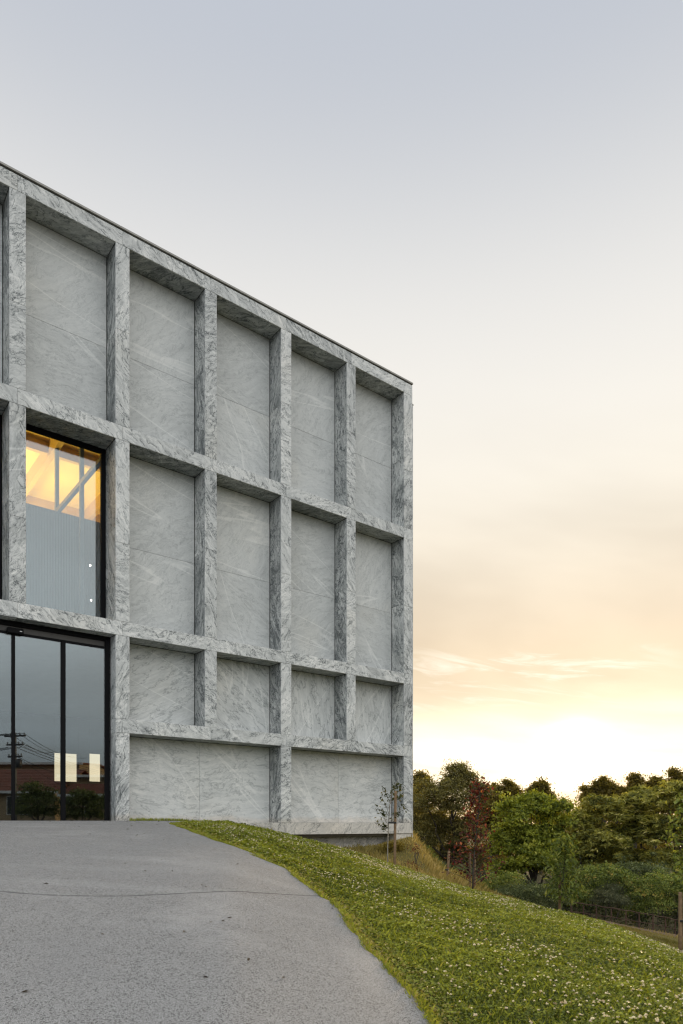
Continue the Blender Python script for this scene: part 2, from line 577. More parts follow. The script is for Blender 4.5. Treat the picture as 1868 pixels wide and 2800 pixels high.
# ------------------------------------------------------------------ stone
def marble():
    m, q, bs = mat('veined_grey_marble')
    t = q.node('ShaderNodeTexCoord')
    rot = q.node('ShaderNodeAttribute', attribute_type='OBJECT', attribute_name='vein_turn')
    sd_ = q.node('ShaderNodeAttribute', attribute_type='OBJECT', attribute_name='vein_seed')
    ct = q.node('ShaderNodeAttribute', attribute_type='OBJECT', attribute_name='vein_contrast')
    tn = q.node('ShaderNodeAttribute', attribute_type='OBJECT', attribute_name='tone_and_shade')
    vr = q.node('ShaderNodeVectorRotate', rotation_type='EULER_XYZ')
    q.link(t.outputs['Object'], vr.inputs['Vector']); q.link(rot.outputs['Vector'], vr.inputs['Rotation'])
    off = q.node('ShaderNodeCombineXYZ')
    for i, k in enumerate((17.3, 9.1, 23.7)):
        q.link(q.math('MULTIPLY', sd_.outputs['Fac'], k), off.inputs[i])
    p0 = q.vmath('ADD', vr.outputs[0], off.outputs[0])
    _, wc = q.noise(p0, 1.1, 5, .55)
    wp = q.node('ShaderNodeAttribute', attribute_type='OBJECT', attribute_name='vein_warp')
    p = q.vmath('ADD', p0, q.scale(q.vmath('SUBTRACT', wc, (.5, .5, .5)), wp.outputs['Fac']))
    ps = q.vmath('MULTIPLY', p, (.40, 3.6, 3.6))
    streak, _ = q.noise(ps, 3.2, 9, .68, .35)
    fine, _ = q.noise(q.vmath('MULTIPLY', p, (1.0, 3.0, 3.0)), 15, 5, .7, .4)
    patch, _ = q.noise(p, .85, 5, .6, .8)
    v1n, _ = q.noise(q.vmath('MULTIPLY', p, (.7, 1.8, 1.8)), 1.7, 9, .66, q.math('MULTIPLY', wp.outputs['Fac'], 2.3))
    v2n, _ = q.noise(q.vmath('MULTIPLY', p, (.8, 2.0, 2.0)), 4.3, 7, .68, q.math('MULTIPLY', wp.outputs['Fac'], 2.8))
    v3r = q.node('ShaderNodeVectorRotate', rotation_type='Y_AXIS'); v3r.inputs['Angle'].default_value = -.8
    q.link(p0, v3r.inputs['Vector'])
    v3n, _ = q.noise(q.vmath('MULTIPLY', v3r.outputs[0], (.10, .8, .9)), .7, 4, .5, .10)
    def ridge(n, w):
        return q.math('SUBTRACT', 1.0, q.smooth(q.math('ABSOLUTE', q.math('SUBTRACT', n, .5)), 0.0, w))
    C = ct.outputs['Fac']
    val = q.math('ADD', .50, q.math('MULTIPLY', q.math('SUBTRACT', streak, .5), q.math('ADD', .24, q.math('MULTIPLY', C, .95))))
    val = q.math('ADD', val, q.math('MULTIPLY', q.math('SUBTRACT', fine, .5), q.math('ADD', .16, q.math('MULTIPLY', C, .30))))
    val = q.math('ADD', val, q.math('MULTIPLY', q.math('SUBTRACT', patch, .5), q.math('ADD', .20, q.math('MULTIPLY', C, .85))))
    dark = q.math('MULTIPLY', ridge(v1n, .022), q.math('ADD', .06, q.math('MULTIPLY', C, .42)))
    dark2 = q.math('MULTIPLY', q.math('MULTIPLY', ridge(v2n, .045), q.smooth(patch, .40, .62)), q.math('ADD', .03, q.math('MULTIPLY', C, .34)))
    white = q.math('MULTIPLY', ridge(v3n, .008), .15)
    val = q.math('ADD', q.math('SUBTRACT', q.math('SUBTRACT', val, dark), dark2), white)
    val = q.math('ADD', val, tn.outputs['Fac'])
    c = q.ramp(val, [(0.0, (.085, .095, .10)), (.22, (.21, .225, .225)), (.42, (.43, .445, .44)), (.58, (.575, .59, .58)), (.78, (.72, .725, .705)), (1.0, (.82, .815, .79))])
    hue, _ = q.noise(p, .5, 3, .5)
    c = q.mix(q.math('MULTIPLY', q.smooth(hue, .55, .75), .25), c, q.mix(1.0, c, (1.05, .98, .87), 'MULTIPLY'))
    so = q.node('ShaderNodeSeparateXYZ'); q.link(t.outputs['Object'], so.inputs[0])
    stn, _ = q.noise(t.outputs['Object'], 2.2, 6, .65)
    low = q.math('SUBTRACT', 1.0, q.smooth(q.math('SUBTRACT', so.outputs[2], q.math('MULTIPLY', stn, .34)), -.06, .08))
    c = q.mix(q.math('MULTIPLY', low, .3), c, q.mix(1.0, c, (.86, .66, .46), 'MULTIPLY'))
    q.link(c, bs.inputs['Base Color'])
    q.link(q.math('ADD', .42, q.math('MULTIPLY', streak, .2)), bs.inputs['Roughness'])
    bs.inputs['Specular IOR Level'].default_value = .3
    b = q.node('ShaderNodeBump'); b.inputs['Strength'].default_value = .12; b.inputs['Distance'].default_value = .01
    q.link(streak, b.inputs['Height']); q.link(b.outputs[0], bs.inputs['Normal'])
    return m


M_marble = marble()
M_dark = simple('black_aluminium', (.006, .006, .007), .6, spec=.1)
M_back = simple('backing_concrete', (.05, .05, .05), .9)
M_fascia = simple('bronze_fascia', (.055, .05, .045), .45, var=.1)
M_conc = simple('roof_concrete', (.25, .25, .24), .9, var=.1)
M_coping = simple('zinc_coping', (.30, .29, .265), .5, metal=.2, var=.12, scale=2)
M_inner = simple('plaster_wall', (.55, .50, .42), .8, var=.05)
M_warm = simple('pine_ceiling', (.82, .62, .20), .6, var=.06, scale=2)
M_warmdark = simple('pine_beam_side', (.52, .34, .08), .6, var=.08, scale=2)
M_screen = simple('grey_corrugated_screen', (.04, .043, .047), .5, var=.05)
M_floor = simple('polished_floor', (.18, .17, .16), .25, var=.1)
M_post = simple('painted_post', (.15, .17, .19), .5)
M_steel = simple('dark_steel', (.05, .05, .055), .4, metal=.3)


def glass_material(name, refl, tintc):
    m, q, bs = mat(name)
    q.nt.nodes.remove(bs)
    out = [x for x in q.nt.nodes if x.type == 'OUTPUT_MATERIAL'][0]
    tr = q.node('ShaderNodeBsdfTransparent'); tr.inputs[0].default_value = (*tintc, 1)
    gs = q.node('ShaderNodeBsdfGlossy'); gs.inputs['Roughness'].default_value = 0.0
    gs.inputs[0].default_value = (.88, .96, 1.0, 1)
    lw = q.node('ShaderNodeLayerWeight'); lw.inputs[0].default_value = .5
    f = q.math('ADD', refl, q.math('MULTIPLY', q.math('POWER', lw.outputs['Facing'], 4.0), .7), clamp=True)
    mx = q.node('ShaderNodeMixShader')
    q.link(f, mx.inputs[0]); q.link(tr.outputs[0], mx.inputs[1]); q.link(gs.outputs[0], mx.inputs[2])
    q.link(mx.outputs[0], out.inputs[0])
    return m


M_glass = glass_material('coated_glass', .125, (.86, .89, .88))

# ------------------------------------------------------------------ the building
B = empty('stone_building', (FN[0] * FDIST, FN[1] * FDIST, 0), math.atan2(FD[1], FD[0]))
tag(B, 'grey veined marble building with a deep square grid facade and dark glass entrance', 'building')

MOD, PW = 2.0, 0.292
Rr = {i: 3.4624 + MOD * i for i in range(-4, 6)}
Ll = {i: Rr[i] - PW for i in Rr}
END = Ll[5] + 0.3144
Rr[5] = END
Cc = {i: (Ll[i] + 3.4624 + MOD * i) / 2 for i in Ll}
DEP = 0.504
Z1, Z2T, Z2B, Z3T, Z3B, Z4T, Z4B, ZPT, ZPB, ZTOP = 11.839, 8.150, 7.856, 4.158, 3.868, 2.173, 1.885, 0.061, -0.231, 12.135
ROWS = [(Z2T, Z1), (Z3T, Z2B), (Z4T, Z3B), (ZPT, Z4B)]
sl_rng = random.Random(7)


def slab(name, x0, x1, y0, y1, z0, z1, con=.7, turn=None, tone=0.0, b=.004, gap=.0015, parent=B, warp=.55):
    """one stone slab, its own vein direction and its own bit of quarry"""
    V = cham(x0 + gap, x1 - gap, y0, y1, z0 + gap, z1 - gap, b)
    me = mesh_np(name, V, CQ, CT)
    o = obj(name, me, M_marble, parent)
    if turn is None:
        turn = (0, rad(sl_rng.uniform(-80, 80)), 0)
    o['vein_turn'] = [float(a) for a in turn]
    o['vein_seed'] = sl_rng.uniform(-1, 1)
    o['vein_contrast'] = con * sl_rng.uniform(.8, 1.2)
    o['vein_warp'] = warp
    o['tone_and_shade'] = .06 + tone + sl_rng.uniform(-1, 1) * (.03 if name == 'panel_slab' else .075)  # random stone tone, plus the shade painted into soffits and reveals
    return o


T0 = .03
FACADE0 = -4       # leftmost pillar built (outside the picture)
DOOR_L, DOOR_R = Rr[-2], Ll[1]
is_glass = lambda c, r: (r == 1 and c in (-4, -3, -2, -1, 0)) or (r == 0 and False)

# pillars: front slabs and the two reveals
for i in range(FACADE0, 6):
    L, R = Ll[i], Rr[i]
    for r, (z0, z1) in enumerate(ROWS):
        if r == 3 and i in (2, 4):
            continue
        if r >= 2 and -2 < i < 1:
            continue
        zb = -0.03 if (r == 3 and i <= 1) else z0
        if r == 3 and i == 1:
            zb = -.03
        cuts = [zb, z1]
        if r < 2:
            cuts = [zb, (z0 + z1) / 2 + sl_rng.choice((-.25, 0, .1)), z1]
        for a, b_ in zip(cuts[:-1], cuts[1:]):
            slab('pillar_slab', L, R, 0, T0, a, b_, .85, (0, rad(sl_rng.choice((-70, -60, 62, 75, 50, -25, 20))), 0), .03)
        mid = (z0 + z1) / 2 + .05
        cuts = [zb, mid, z1] if r < 2 else [zb, z1]
        for a, b_ in zip(cuts[:-1], cuts[1:]):
            dd = DEP if not is_glass(i - 1, r) else .62
            slab('reveal_slab', L + .001, L + T0, T0, dd, a, b_, 1.05, (rad(sl_rng.choice((-80, 78, 70, -65))), 0, rad(90)), -.13)  # darker value paints the recess shade into the reveal colour
            if i < 5:
                slab('reveal_slab', R - T0, R - .001, T0, DEP, a, b_, .8, (rad(75), 0, rad(90)), -.05)
        # the hidden core
        MB().box(L + T0 + .002, R - T0 - .002, T0 + .002, .75, z0 - .25, z1 + .25).build('pillar_core', M_back, B)

slab('pillar_slab', Ll[1], Cc[1], 0, T0, Z4B, Z4T, .78, (0, rad(60), 0), .05)
slab('reveal_slab', Ll[1] + .001, Ll[1] + T0, T0, DEP, Z4B, Z4T, .85, (rad(80), 0, rad(90)), -.05)

# beams: front slabs joined at the pillar centres, soffit and sill slabs between pillars
BEAMS = [(Z1, ZTOP, 0), (Z2B, Z2T, 1), (Z3B, Z3T, 2), (Z4B, Z4T, 3)]
for zb, zt, r in BEAMS:
    for i in range(FACADE0, 5):
        x0, x1 = Cc[i], Cc[i + 1]
        if i == 4:
            x1 = Ll[5]
        if r == 3 and i < 1:
            continue
        slab('beam_slab', x0, x1, -.001, T0, zb, zt, .85, (0, rad(sl_rng.choice((-38, -30, 25, -45, 10))), 0), .05)
        a, b_ = Rr[i], Ll[i + 1]
        if r == 3 and i in (1, 3):
            b_ = Ll[i + 2]
        elif r == 3 and i in (2, 4):
            a = None
        if r == 2 and i < 1:
            if i == -2:
                slab('soffit_slab', DOOR_L, Cc[0], T0, .30, zb + .001, zb + T0, .8, (0, 0, rad(30)), -.04)
                slab('soffit_slab', Cc[0], DOOR_R, T0, .30, zb + .001, zb + T0, .8, (0, 0, rad(30)), -.04)
        elif a is not None:
            dd = DEP if not is_glass(i, r) else .62
            slab('soffit_slab', a, b_, T0, dd, zb + .001, zb + T0, .75, (0, 0, rad(sl_rng.uniform(20, 60))), -.16)  # shade below the beam is put into this slab's colour
        if r > 0:
            slab('sill_slab', Rr[i], Ll[i + 1], T0, .56, zt - T0, zt - .001, .7, (0, 0, rad(20)), .0)
    # corner pier piece at the end of each beam
    slab('pillar_slab', Ll[5], END, 0, T0, zb, zt, .7, (0, rad(70), 0), .02)
    MB().box(Rr[-3] - .2 if r < 3 else Rr[1] - .1, END - .06, T0 + .002, .75 if r != 2 else .285, zb + T0 + .002, zt - T0 - .002).build('beam_core', M_back, B)

# recessed field panels
PT = .04
for i in range(FACADE0, 5):
    a, b_ = Rr[i], Ll[i + 1]
    for r, (z0, z1) in enumerate(ROWS):
        if is_glass(i, r) or (r >= 2 and i < 1):
            continue
        if r == 3:
            if i in (2, 4):
                continue
            b2 = Ll[i + 2]; mid = (a + b2) / 2 - .03
            zb = -.45
            slab('panel_slab', a + .006, mid, DEP, DEP + PT, zb if i == 1 else z0, z1 - .004, .34, (0, rad(-6), 0), .08, warp=.34)
            slab('panel_slab', mid, b2 - .008, DEP, DEP + PT, zb if i == 1 else z0, z1 - .004, .34, (0, rad(4), 0), .08, warp=.34)
        elif r == 2:
            ang = {1: 27, 2: -40, 3: -82, 4: -80}.get(i, 30)
            slab('panel_slab', a + .006, b_ - .008, DEP, DEP + PT, z0, z1 - .004, .42, (0, rad(ang), 0), .05, warp=.05)
        else:
            mid = (z0 + z1) / 2 - (.05 if r == 0 else 0.1)
            t1, t2 = sl_rng.uniform(15, 60), sl_rng.uniform(-50, 40)
            slab('panel_slab', a + .006, b_ - .008, DEP, DEP + PT, mid, z1 - .004, .16, (0, rad(t1), 0), .005)
            slab('panel_slab', a + .006, b_ - .008, DEP, DEP + PT, z0, mid, .16, (0, rad(t2), 0), .012)
        MB().box(a - .02, b_ + .02, DEP + PT + .004, .75, z0 - .05 if r < 3 else -.6, z1 + .02).build('backing_wall', M_back, B)
    if i in (2, 4):
        MB().box(a - .3, b_ + .02, DEP + PT + .004, .75, -.6, Z4B).build('backing_wall', M_back, B)

# plinth, and the low base wall set back under it
for i in range(1, 5):
    slab('plinth_slab', Cc[i] if i > 1 else Rr[1] - .05, Cc[i + 1] if i < 4 else Ll[5], 0, T0, ZPB, ZPT, .6, (0, rad(sl_rng.choice((-45, 60, 30))), 0), .03)
slab('plinth_slab', Ll[5], END, 0, T0, ZPB, ZPT, .5, (0, rad(70), 0), .0)
for i in range(1, 5):
    slab('sill_slab', Rr[i], Ll[i + 1], T0, DEP + .03, ZPT - T0, ZPT - .001, .6, (0, 0, .4), .05)
slab('soffit_slab', Rr[1], END - .01, T0, .56, ZPB + .002, ZPB + T0, .6, (0, 0, .4), -.05)
for i in range(1, 5):
    slab('base_slab', Rr[i], Rr[i + 1] if i < 4 else 12.90, .50, .54, -1.9, ZPB - .001, .55, (0, rad(20), 0), .02)
slab('base_slab', 12.90, END - .004, .03, .54, -1.2, ZPB - .001, .5, (0, rad(20), 0), .0)

# coping with a shadow gap below
for k in range(-1, 6):
    MB().box(Rr[-3] + 2.6 * k, Rr[-3] + 2.6 * (k + 1) - .006 if k < 5 else END + .012, -.02, .45, 12.163, 12.207, .004).build('coping_stone', M_coping, B) if Rr[-3] + 2.6 * k < END - .5 else None
MB().box(Rr[-4], END - .03, .03, .44, ZTOP - .05, 12.163).build('coping_bed', M_back, B)
MB().box(Rr[-4] - .4, END - .04, .45, 18, 11.86, 12.10).build('roof', M_conc, B)

# right-hand end of the building
zz = [-3.5, ZPB, 1.9, 4.0, 5.9, 7.9, 9.8, 11.6]
for a, b_ in zip(zz[:-1], zz[1:]):
    y = .004
    while y < 17.9:
        slab('end_slab', END, END + .03, y, min(y + 2.0, 18), a, b_, .6, (rad(70), 0, rad(90)), .02)
        y += 2.0
MB().box(END - .04, END - .002, .58, 18, -4, 11.85).build('end_wall', M_conc, B)
MB().box(END, END + .05, .004, 18, 11.602, 11.64).build('end_flashing', M_coping, B)

# ---- windows of the second row
WV = .585
for i in range(-4, 1):
    a, b_ = Rr[i], Ll[i + 1]
    w = link(bpy.data.objects.new('window', None), B)
    fr = MB()
    fr.box(a + .001, a + .075, WV - .02, WV + .05, Z3T, Z2B - .001)
    fr.box(b_ - (.095 if i == 0 else .24), b_ - .001, WV - .02, WV + .05, Z3T, Z2B - .001)
    fr.box(a + .075, b_ - .095, WV - .02, WV + .05, Z3T, Z3T + .05)
    fr.box(a + .075, b_ - .095, WV - .02, WV + .05, Z2B - .10, Z2B - .001)
    fr.build('frame', M_dark, w)
    MB().box(a + .07, b_ - .09, WV + .01, WV + .03, Z3T + .04, Z2B - .09, .001).build('pane', M_glass, w)
    if i < 0:
        pass
# ---- sliding entrance doors
DV = .286
dr = link(bpy.data.objects.new('entrance_doors', None), B)
hd = MB()
hd.box(DOOR_L, DOOR_R - .03, DV + .03, DV + .12, 3.655, Z3B + .01)
hd.build('header_fascia', M_fascia, dr)
for z0_, z1_ in ((3.615, 3.660), (.035, .068), (3.775, 3.866)):
    MB().box(DOOR_L, DOOR_R - .03, DV - .01, DV + .05, z0_, z1_).build('rail', M_dark, dr)
MB().box(5.055, DOOR_R - .03, DV - .02, DV + .08, .03, 3.80).build('jamb', M_dark, dr)
for a, b_ in ((4.182, 4.266), (3.277, 3.335), (2.35, 2.41), (1.45, 1.51), (.45, .52)):
    MB().box(a, b_, DV - .02, DV + .06, .06, 3.63).build('stile', M_dark, dr)
px = [DOOR_L, .48, 1.48, 2.38, 3.306, 4.224, 5.06]
for a, b_ in zip(px[:-1], px[1:]):
    MB().box(a + .004, b_ - .004, DV + .01, DV + .03, .05, 3.63, .001).build('pane', M_glass, dr)
sn = MB(); sn.box(3.18, 3.47, DV - .09, DV - .02, 3.62, 3.725, .012)
sensor = sn.build('sensor', M_dark, dr)
MB().box(3.40, 3.44, DV - .094, DV - .088, 3.665, 3.68, .001).build('sensor_light', simple('sensor_lens', (.7, .7, .7), .2), sensor)

# ---- rooms behind the glass
MB().box(-2, 13.3, .30, 17.8, -.30, .03).build('floor', M_floor, B)
MB().box(-2, 13.3, .31, 17.8, Z3B + .05, Z3T - .06).build('upper_floor', M_inner, B).location.z = 0
# rear wall of the hall, with three openings to the evening sky
RV = 12.0
rw = MB()
ops = [(7.379, 7.45, 0), (7.379, 8.225, 1), (8.621, 9.087, 1)]
rw.box(-2, 7.379, RV, RV + .25, 0.03, 4.0)
rw.box(8.225, 8.621, RV, RV + .25, 0.03, 4.0)
rw.box(9.087, 13.3, RV, RV + .25, 0.03, 4.0)
rw.box(7.379, 8.225, RV, RV + .25, 2.60, 4.0)
rw.box(7.379, 8.225, RV, RV + .25, .03, 1.57)
rw.box(8.621, 9.087, RV, RV + .25, 2.65, 4.0)
rw.box(8.621, 9.087, RV, RV + .25, .03, 1.61)
rw.build('rear_wall', simple('dark_hall_wall', (.06, .055, .05), .8), B)
MB().box(5.9, 13.3, .76, .9, .03, 4.0).build('hall_front_wall', M_back, B)
MB().box(9.6, 9.7, .9, RV, .03, 4.0).build('hall_side_wall', simple('hall_side_plaster', (.12, .11, .10), .8), B)
MB().box(-2.1, -2, .76, 17.8, .03, 11.8).build('hall_left_wall', M_back, B)
# upper room: corrugated screen, glazed partition, coffered pine ceiling lit from below
ZC = 9.75
n = 150
xs = np.linspace(-1.9, 7.9, n * 2 + 1)
yv = 4.0 + .008 * (np.arange(n * 2 + 1) % 2)
V = np.vstack([np.stack([xs, yv, np.full_like(xs, 4.2)], 1), np.stack([xs, yv, np.full_like(xs, 7.782)], 1),
               np.stack([xs, yv + .05, np.full_like(xs, 7.782)], 1)])
k = len(xs); j = np.arange(k - 1)
Q = np.vstack([np.stack([j, j + 1, k + j + 1, k + j], 1), np.stack([k + j, k + j + 1, 2 * k + j + 1, 2 * k + j], 1)])
obj('corrugated_screen', mesh_np('corrugated_screen', V, Q), M_screen, B)
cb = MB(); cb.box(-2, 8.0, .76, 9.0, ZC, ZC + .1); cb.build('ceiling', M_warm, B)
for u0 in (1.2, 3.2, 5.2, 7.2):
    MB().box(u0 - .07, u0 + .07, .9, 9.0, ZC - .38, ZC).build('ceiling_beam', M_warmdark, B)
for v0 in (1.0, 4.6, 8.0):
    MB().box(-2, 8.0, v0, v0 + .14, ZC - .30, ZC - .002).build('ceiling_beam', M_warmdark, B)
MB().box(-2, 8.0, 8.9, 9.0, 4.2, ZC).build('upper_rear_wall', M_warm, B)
MB().box(7.9, 8.0, .76, 9.0, 4.2, ZC).build('upper_side_wall', M_warm, B)
pt = MB()
pt.box(5.15, 5.24, .66, 4.0, 7.74, 7.84)
pt.build('transom', M_steel, B)
MB().box(5.15, 5.24, 2.15, 2.24, 4.2, ZC).build('post', M_post, B)
MB().box(5.15, 5.24, 4.05, 4.14, 7.8, ZC).build('post', M_post, B)
M_lens, _q, _b = mat('lit_spot_lens')
_b.inputs['Emission Color'].default_value = (1, .93, .8, 1); _b.inputs['Emission Strength'].default_value = 9
for (u_, v_, z_) in ((5.52, 2.53, 6.07), (5.54, 2.53, 5.26)):
    sp = MB(); sp.tube([(u_, v_, z_ + .16), (u_, v_, z_ + .02)], .035, 8); o = sp.build('spotlight', M_steel, B)
    sp = MB(); sp.tube([(u_ - .03, v_ - .03, z_ + .018), (u_ - .03, v_ - .03, z_ - .018)], .017, 8); sp.build('lens', M_lens, o)
# warm lamps that wash the ceiling
for (u_, v_, e_) in ((2.4, 6.2, 380), (5.6, 6.2, 95)):
    ld = bpy.data.lights.new('ceiling_wash_lamp', 'AREA')
    ld.shape = 'RECTANGLE'; ld.size = 2.0; ld.size_y = 1.6
    ld.energy = e_; ld.color = (1.0, .74, .22)
    lo = bpy.data.objects.new('ceiling_wash_lamp', ld)
    link(lo, B); lo.location = (u_, v_, 7.3); lo.rotation_euler = (math.pi, 0, 0)


# ------------------------------------------------------------------ plants
def leaf_material(name, c0, c1, c2=None, trans=.36, rough=.55):
    """leaf colour from the per leaf tint; light passes through the blade"""
    m, q, bs = mat(name)
    a = q.node('ShaderNodeAttribute', attribute_name='tint')
    stops = [(0.0, c0), (1.0, c1)] if c2 is None else [(0.0, c0), (.82, c1), (.95, c2)]
    c = q.ramp(a.outputs['Fac'], stops)
    q.link(c, bs.inputs['Base Color'])
    bs.inputs['Roughness'].default_value = rough
    bs.inputs['Specular IOR Level'].default_value = .35
    tl = q.node('ShaderNodeBsdfTranslucent')
    q.link(q.mix(1.0, c, (1.9, 1.7, .55), 'MULTIPLY'), tl.inputs[0])
    mx = q.node('ShaderNodeMixShader'); mx.inputs[0].default_value = trans
    out = [x for x in q.nt.nodes if x.type == 'OUTPUT_MATERIAL'][0]
    q.link(bs.outputs[0], mx.inputs[1]); q.link(tl.outputs[0], mx.inputs[2]); q.link(mx.outputs[0], out.inputs[0])
    return m


M_bark = simple('bark', (.055, .045, .035), .9, var=.35, scale=9, bump=.4)
M_palebark = simple('pale_sapling_bark', (.26, .23, .19), .8, var=.3, scale=12)
M_stake = simple('round_pine_stake', (.21, .135, .075), .8, var=.25, scale=14)
M_rubber = simple('rubber_tie', (.012, .012, .012), .6)
M_rust = simple('rusty_iron', (.07, .038, .025), .85, var=.4, scale=20)
L_oak = leaf_material('oak_leaves', (.045, .044, .014), (.24, .22, .075), (.33, .29, .11))
L_green = leaf_material('walnut_leaves', (.050, .078, .010), (.34, .38, .055), (.46, .46, .10))
L_chest = leaf_material('chestnut_leaves', (.050, .065, .014), (.43, .42, .11), (.70, .64, .28))
L_far = leaf_material('far_leaves', (.06, .055, .014), (.27, .22, .06), None, .6)
L_red = leaf_material('copper_beech_leaves', (.028, .008, .009), (.15, .028, .022), (.34, .13, .08))
L_hedge = leaf_material('dark_hedge_leaves', (.022, .036, .015), (.18, .22, .10), (.30, .32, .18))
L_shrub = leaf_material('shrub_leaves', (.045, .075, .018), (.31, .37, .10), (.50, .38, .12))
L_grey = leaf_material('grey_shrub_leaves', (.06, .072, .04), (.22, .24, .15), (.32, .32, .2))
L_young = leaf_material('young_tree_leaves', (.050, .080, .016), (.18, .23, .055), (.28, .30, .08))
L_sap = leaf_material('sapling_leaves', (.016, .024, .009), (.06, .075, .026), (.14, .13, .045))
L_yellow = leaf_material('broom_leaves', (.10, .08, .015), (.26, .20, .03), (.32, .24, .04))


def blades(C, D, U, length, width, fold=.25):
    """diamond shaped leaves: centres, direction, up, sizes"""
    D = D / (np.linalg.norm(D, axis=1)[:, None] + 1e-9)
    S = np.cross(D, U); S /= np.linalg.norm(S, axis=1)[:, None] + 1e-9
    N = np.cross(S, D)
    l = np.asarray(length).reshape(-1, 1); w = np.asarray(width).reshape(-1, 1)
    V = np.stack([C - D * l * .5, C + S * w * .5 + N * w * fold - D * l * .06, C + D * l * .5 - N * w * fold * .6, C - S * w * .5 + N * w * fold - D * l * .06], 1)
    return V.reshape(-1, 3)


def quads(n, off=0):
    return off + np.arange(n * 4).reshape(-1, 4)


def unit(n):
    v = rng.normal(size=(n, 3))
    return v / np.linalg.norm(v, axis=1)[:, None]


def crown(lobes, clumps, per, leaf, aspect=.5, clump_r=.35, droop=.2, rosette=False, inner=.18, billow=11, ragged=.11, sprigs=.10):
    """leaves gathered in clumps on the outside of several lobes; returns V, tint"""
    lobes = np.asarray(lobes, float)
    if billow:
        sub = []
        for lb in lobes:
            k = max(5, int(billow))
            dd = unit(k); dd[:, 2] = np.where(dd[:, 2] < -.35, -dd[:, 2], dd[:, 2])
            f = rng.uniform(.26, .46, k)
            for d_, f_ in zip(dd, f):
                sub.append([*(lb[:3] + d_ * lb[3:6] * (1.02 - f_ * .8)), *(lb[3:6] * f_ * [1, 1, .8])])
        core = lobes.copy(); core[:, 3:6] *= .72
        lobes = np.vstack([np.array(sub), core])
    w = (lobes[:, 3] * lobes[:, 4] + lobes[:, 4] * lobes[:, 5]) ; w /= w.sum()
    pick = rng.choice(len(lobes), clumps, p=w)
    d = unit(clumps); d[:, 2] = np.where(d[:, 2] < -.45, -d[:, 2] * .6, d[:, 2])
    rr = np.where(rng.random(clumps) < inner, rng.uniform(.35, .8, clumps), rng.normal(.97, ragged, clumps))
    sprig = rng.random(clumps) < sprigs
    rr = np.where(sprig, rng.uniform(1.04, 1.28, clumps), rr)
    P = lobes[pick, :3] + d * lobes[pick, 3:6] * rr[:, None]
    # drop the clumps buried inside another lobe
    keep = np.ones(clumps, bool)
    for i, lb in enumerate(lobes):
        q_ = (((P - lb[:3]) / lb[3:6]) ** 2).sum(1)
        keep &= ~((q_ < .6) & (pick != i) & (rng.random(clumps) < .75))
    P = P[keep]; d = d[keep]; n = len(P); sprig = sprig[keep]
    size = np.where(sprig, rng.uniform(.3, .6, n), rng.uniform(.45, 1.25, n))
    ct = np.clip(rng.normal(.45, .28, n), 0, 1)
    off = rng.normal(size=(n, per, 3)) * np.array([1, 1, .55]) * clump_r * .5 * size[:, None, None]
    C = (P[:, None] + off).reshape(-1, 3)
    out = np.repeat(d, per, 0)
    if rosette:
        dirs = unit(n * per) + out * .3; dirs[:, 2] = dirs[:, 2] * .55 - .15
        C = (P[:, None] + (off * .35)).reshape(-1, 3) + dirs * leaf * .45
    else:
        dirs = unit(n * per) + out * .5 + np.array([0, 0, -droop])
    up = np.array([0, 0, .75]) + unit(n * per) * .6 + out * .75
    ln = leaf * rng.uniform(.65, 1.3, n * per)
    V = blades(C, dirs, up, ln, ln * aspect)
    t = np.clip(np.repeat(ct, per) * .8 + rng.uniform(-.25, .35, n * per), 0, .97)
    return V, np.repeat(t, 4)


def limb(mb, p0, p1, r0, r1, wob=.12, n=7, seg=7):
    p0 = np.asarray(p0, float); p1 = np.asarray(p1, float)
    t = np.linspace(0, 1, n)[:, None]
    L = np.linalg.norm(p1 - p0)
    pts = p0 + (p1 - p0) * t + rng.normal(size=(n, 3)) * wob * L * .25 * np.sin(np.pi * t)
    mb.tube(pts, np.linspace(r0, r1, n), seg)
    return pts


def tree(name, label, cat, px_lobes, Y, base_px, leafmat, clumps, per, leaf, group=None, depth=1.0, trunk_r=.16, **kw):
    """a tree: lobes surveyed as (x, y, half width, half height) at Y metres ahead"""
    k = Y / 1916.9
    base = at(base_px[0], base_px[1], Y)
    base[2] = min(base[2], float(ground_z(base[0], base[1])) + .05) if base_px[2:] == () else base[2]
    root = empty(name, tuple(base))
    tag(root, label, cat, group)
    lob = []
    for lb in px_lobes:
        c = at(lb[0], lb[1], Y) - base
        dz = lb[4] if len(lb) > 4 else rng.uniform(-.5, .5) * lb[2] * k
        lob.append([c[0], c[1] + dz, c[2], lb[2] * k, lb[2] * k * depth, lb[3] * k])
    V, t = crown(lob, clumps, per, leaf, **kw)
    obj('crown', mesh_np('crown', V, quads(len(V) // 4), None, t), leafmat, root)
    tr = MB()
    top = np.array(lob)[:, :3].mean(0)
    fork = np.array([top[0] * .35, top[1] * .35, max(.5, top[2] * .45)])
    limb(tr, (0, 0, -.3), fork, trunk_r, trunk_r * .7, .06, 8, 9)
    for lb in lob:
        limb(tr, fork * rng.uniform(.7, 1), np.array(lb[:3]) + [0, 0, lb[5] * .2], trunk_r * .5, trunk_r * .1, .18)
    tr.build('trunk', M_bark, root, True)
    return root


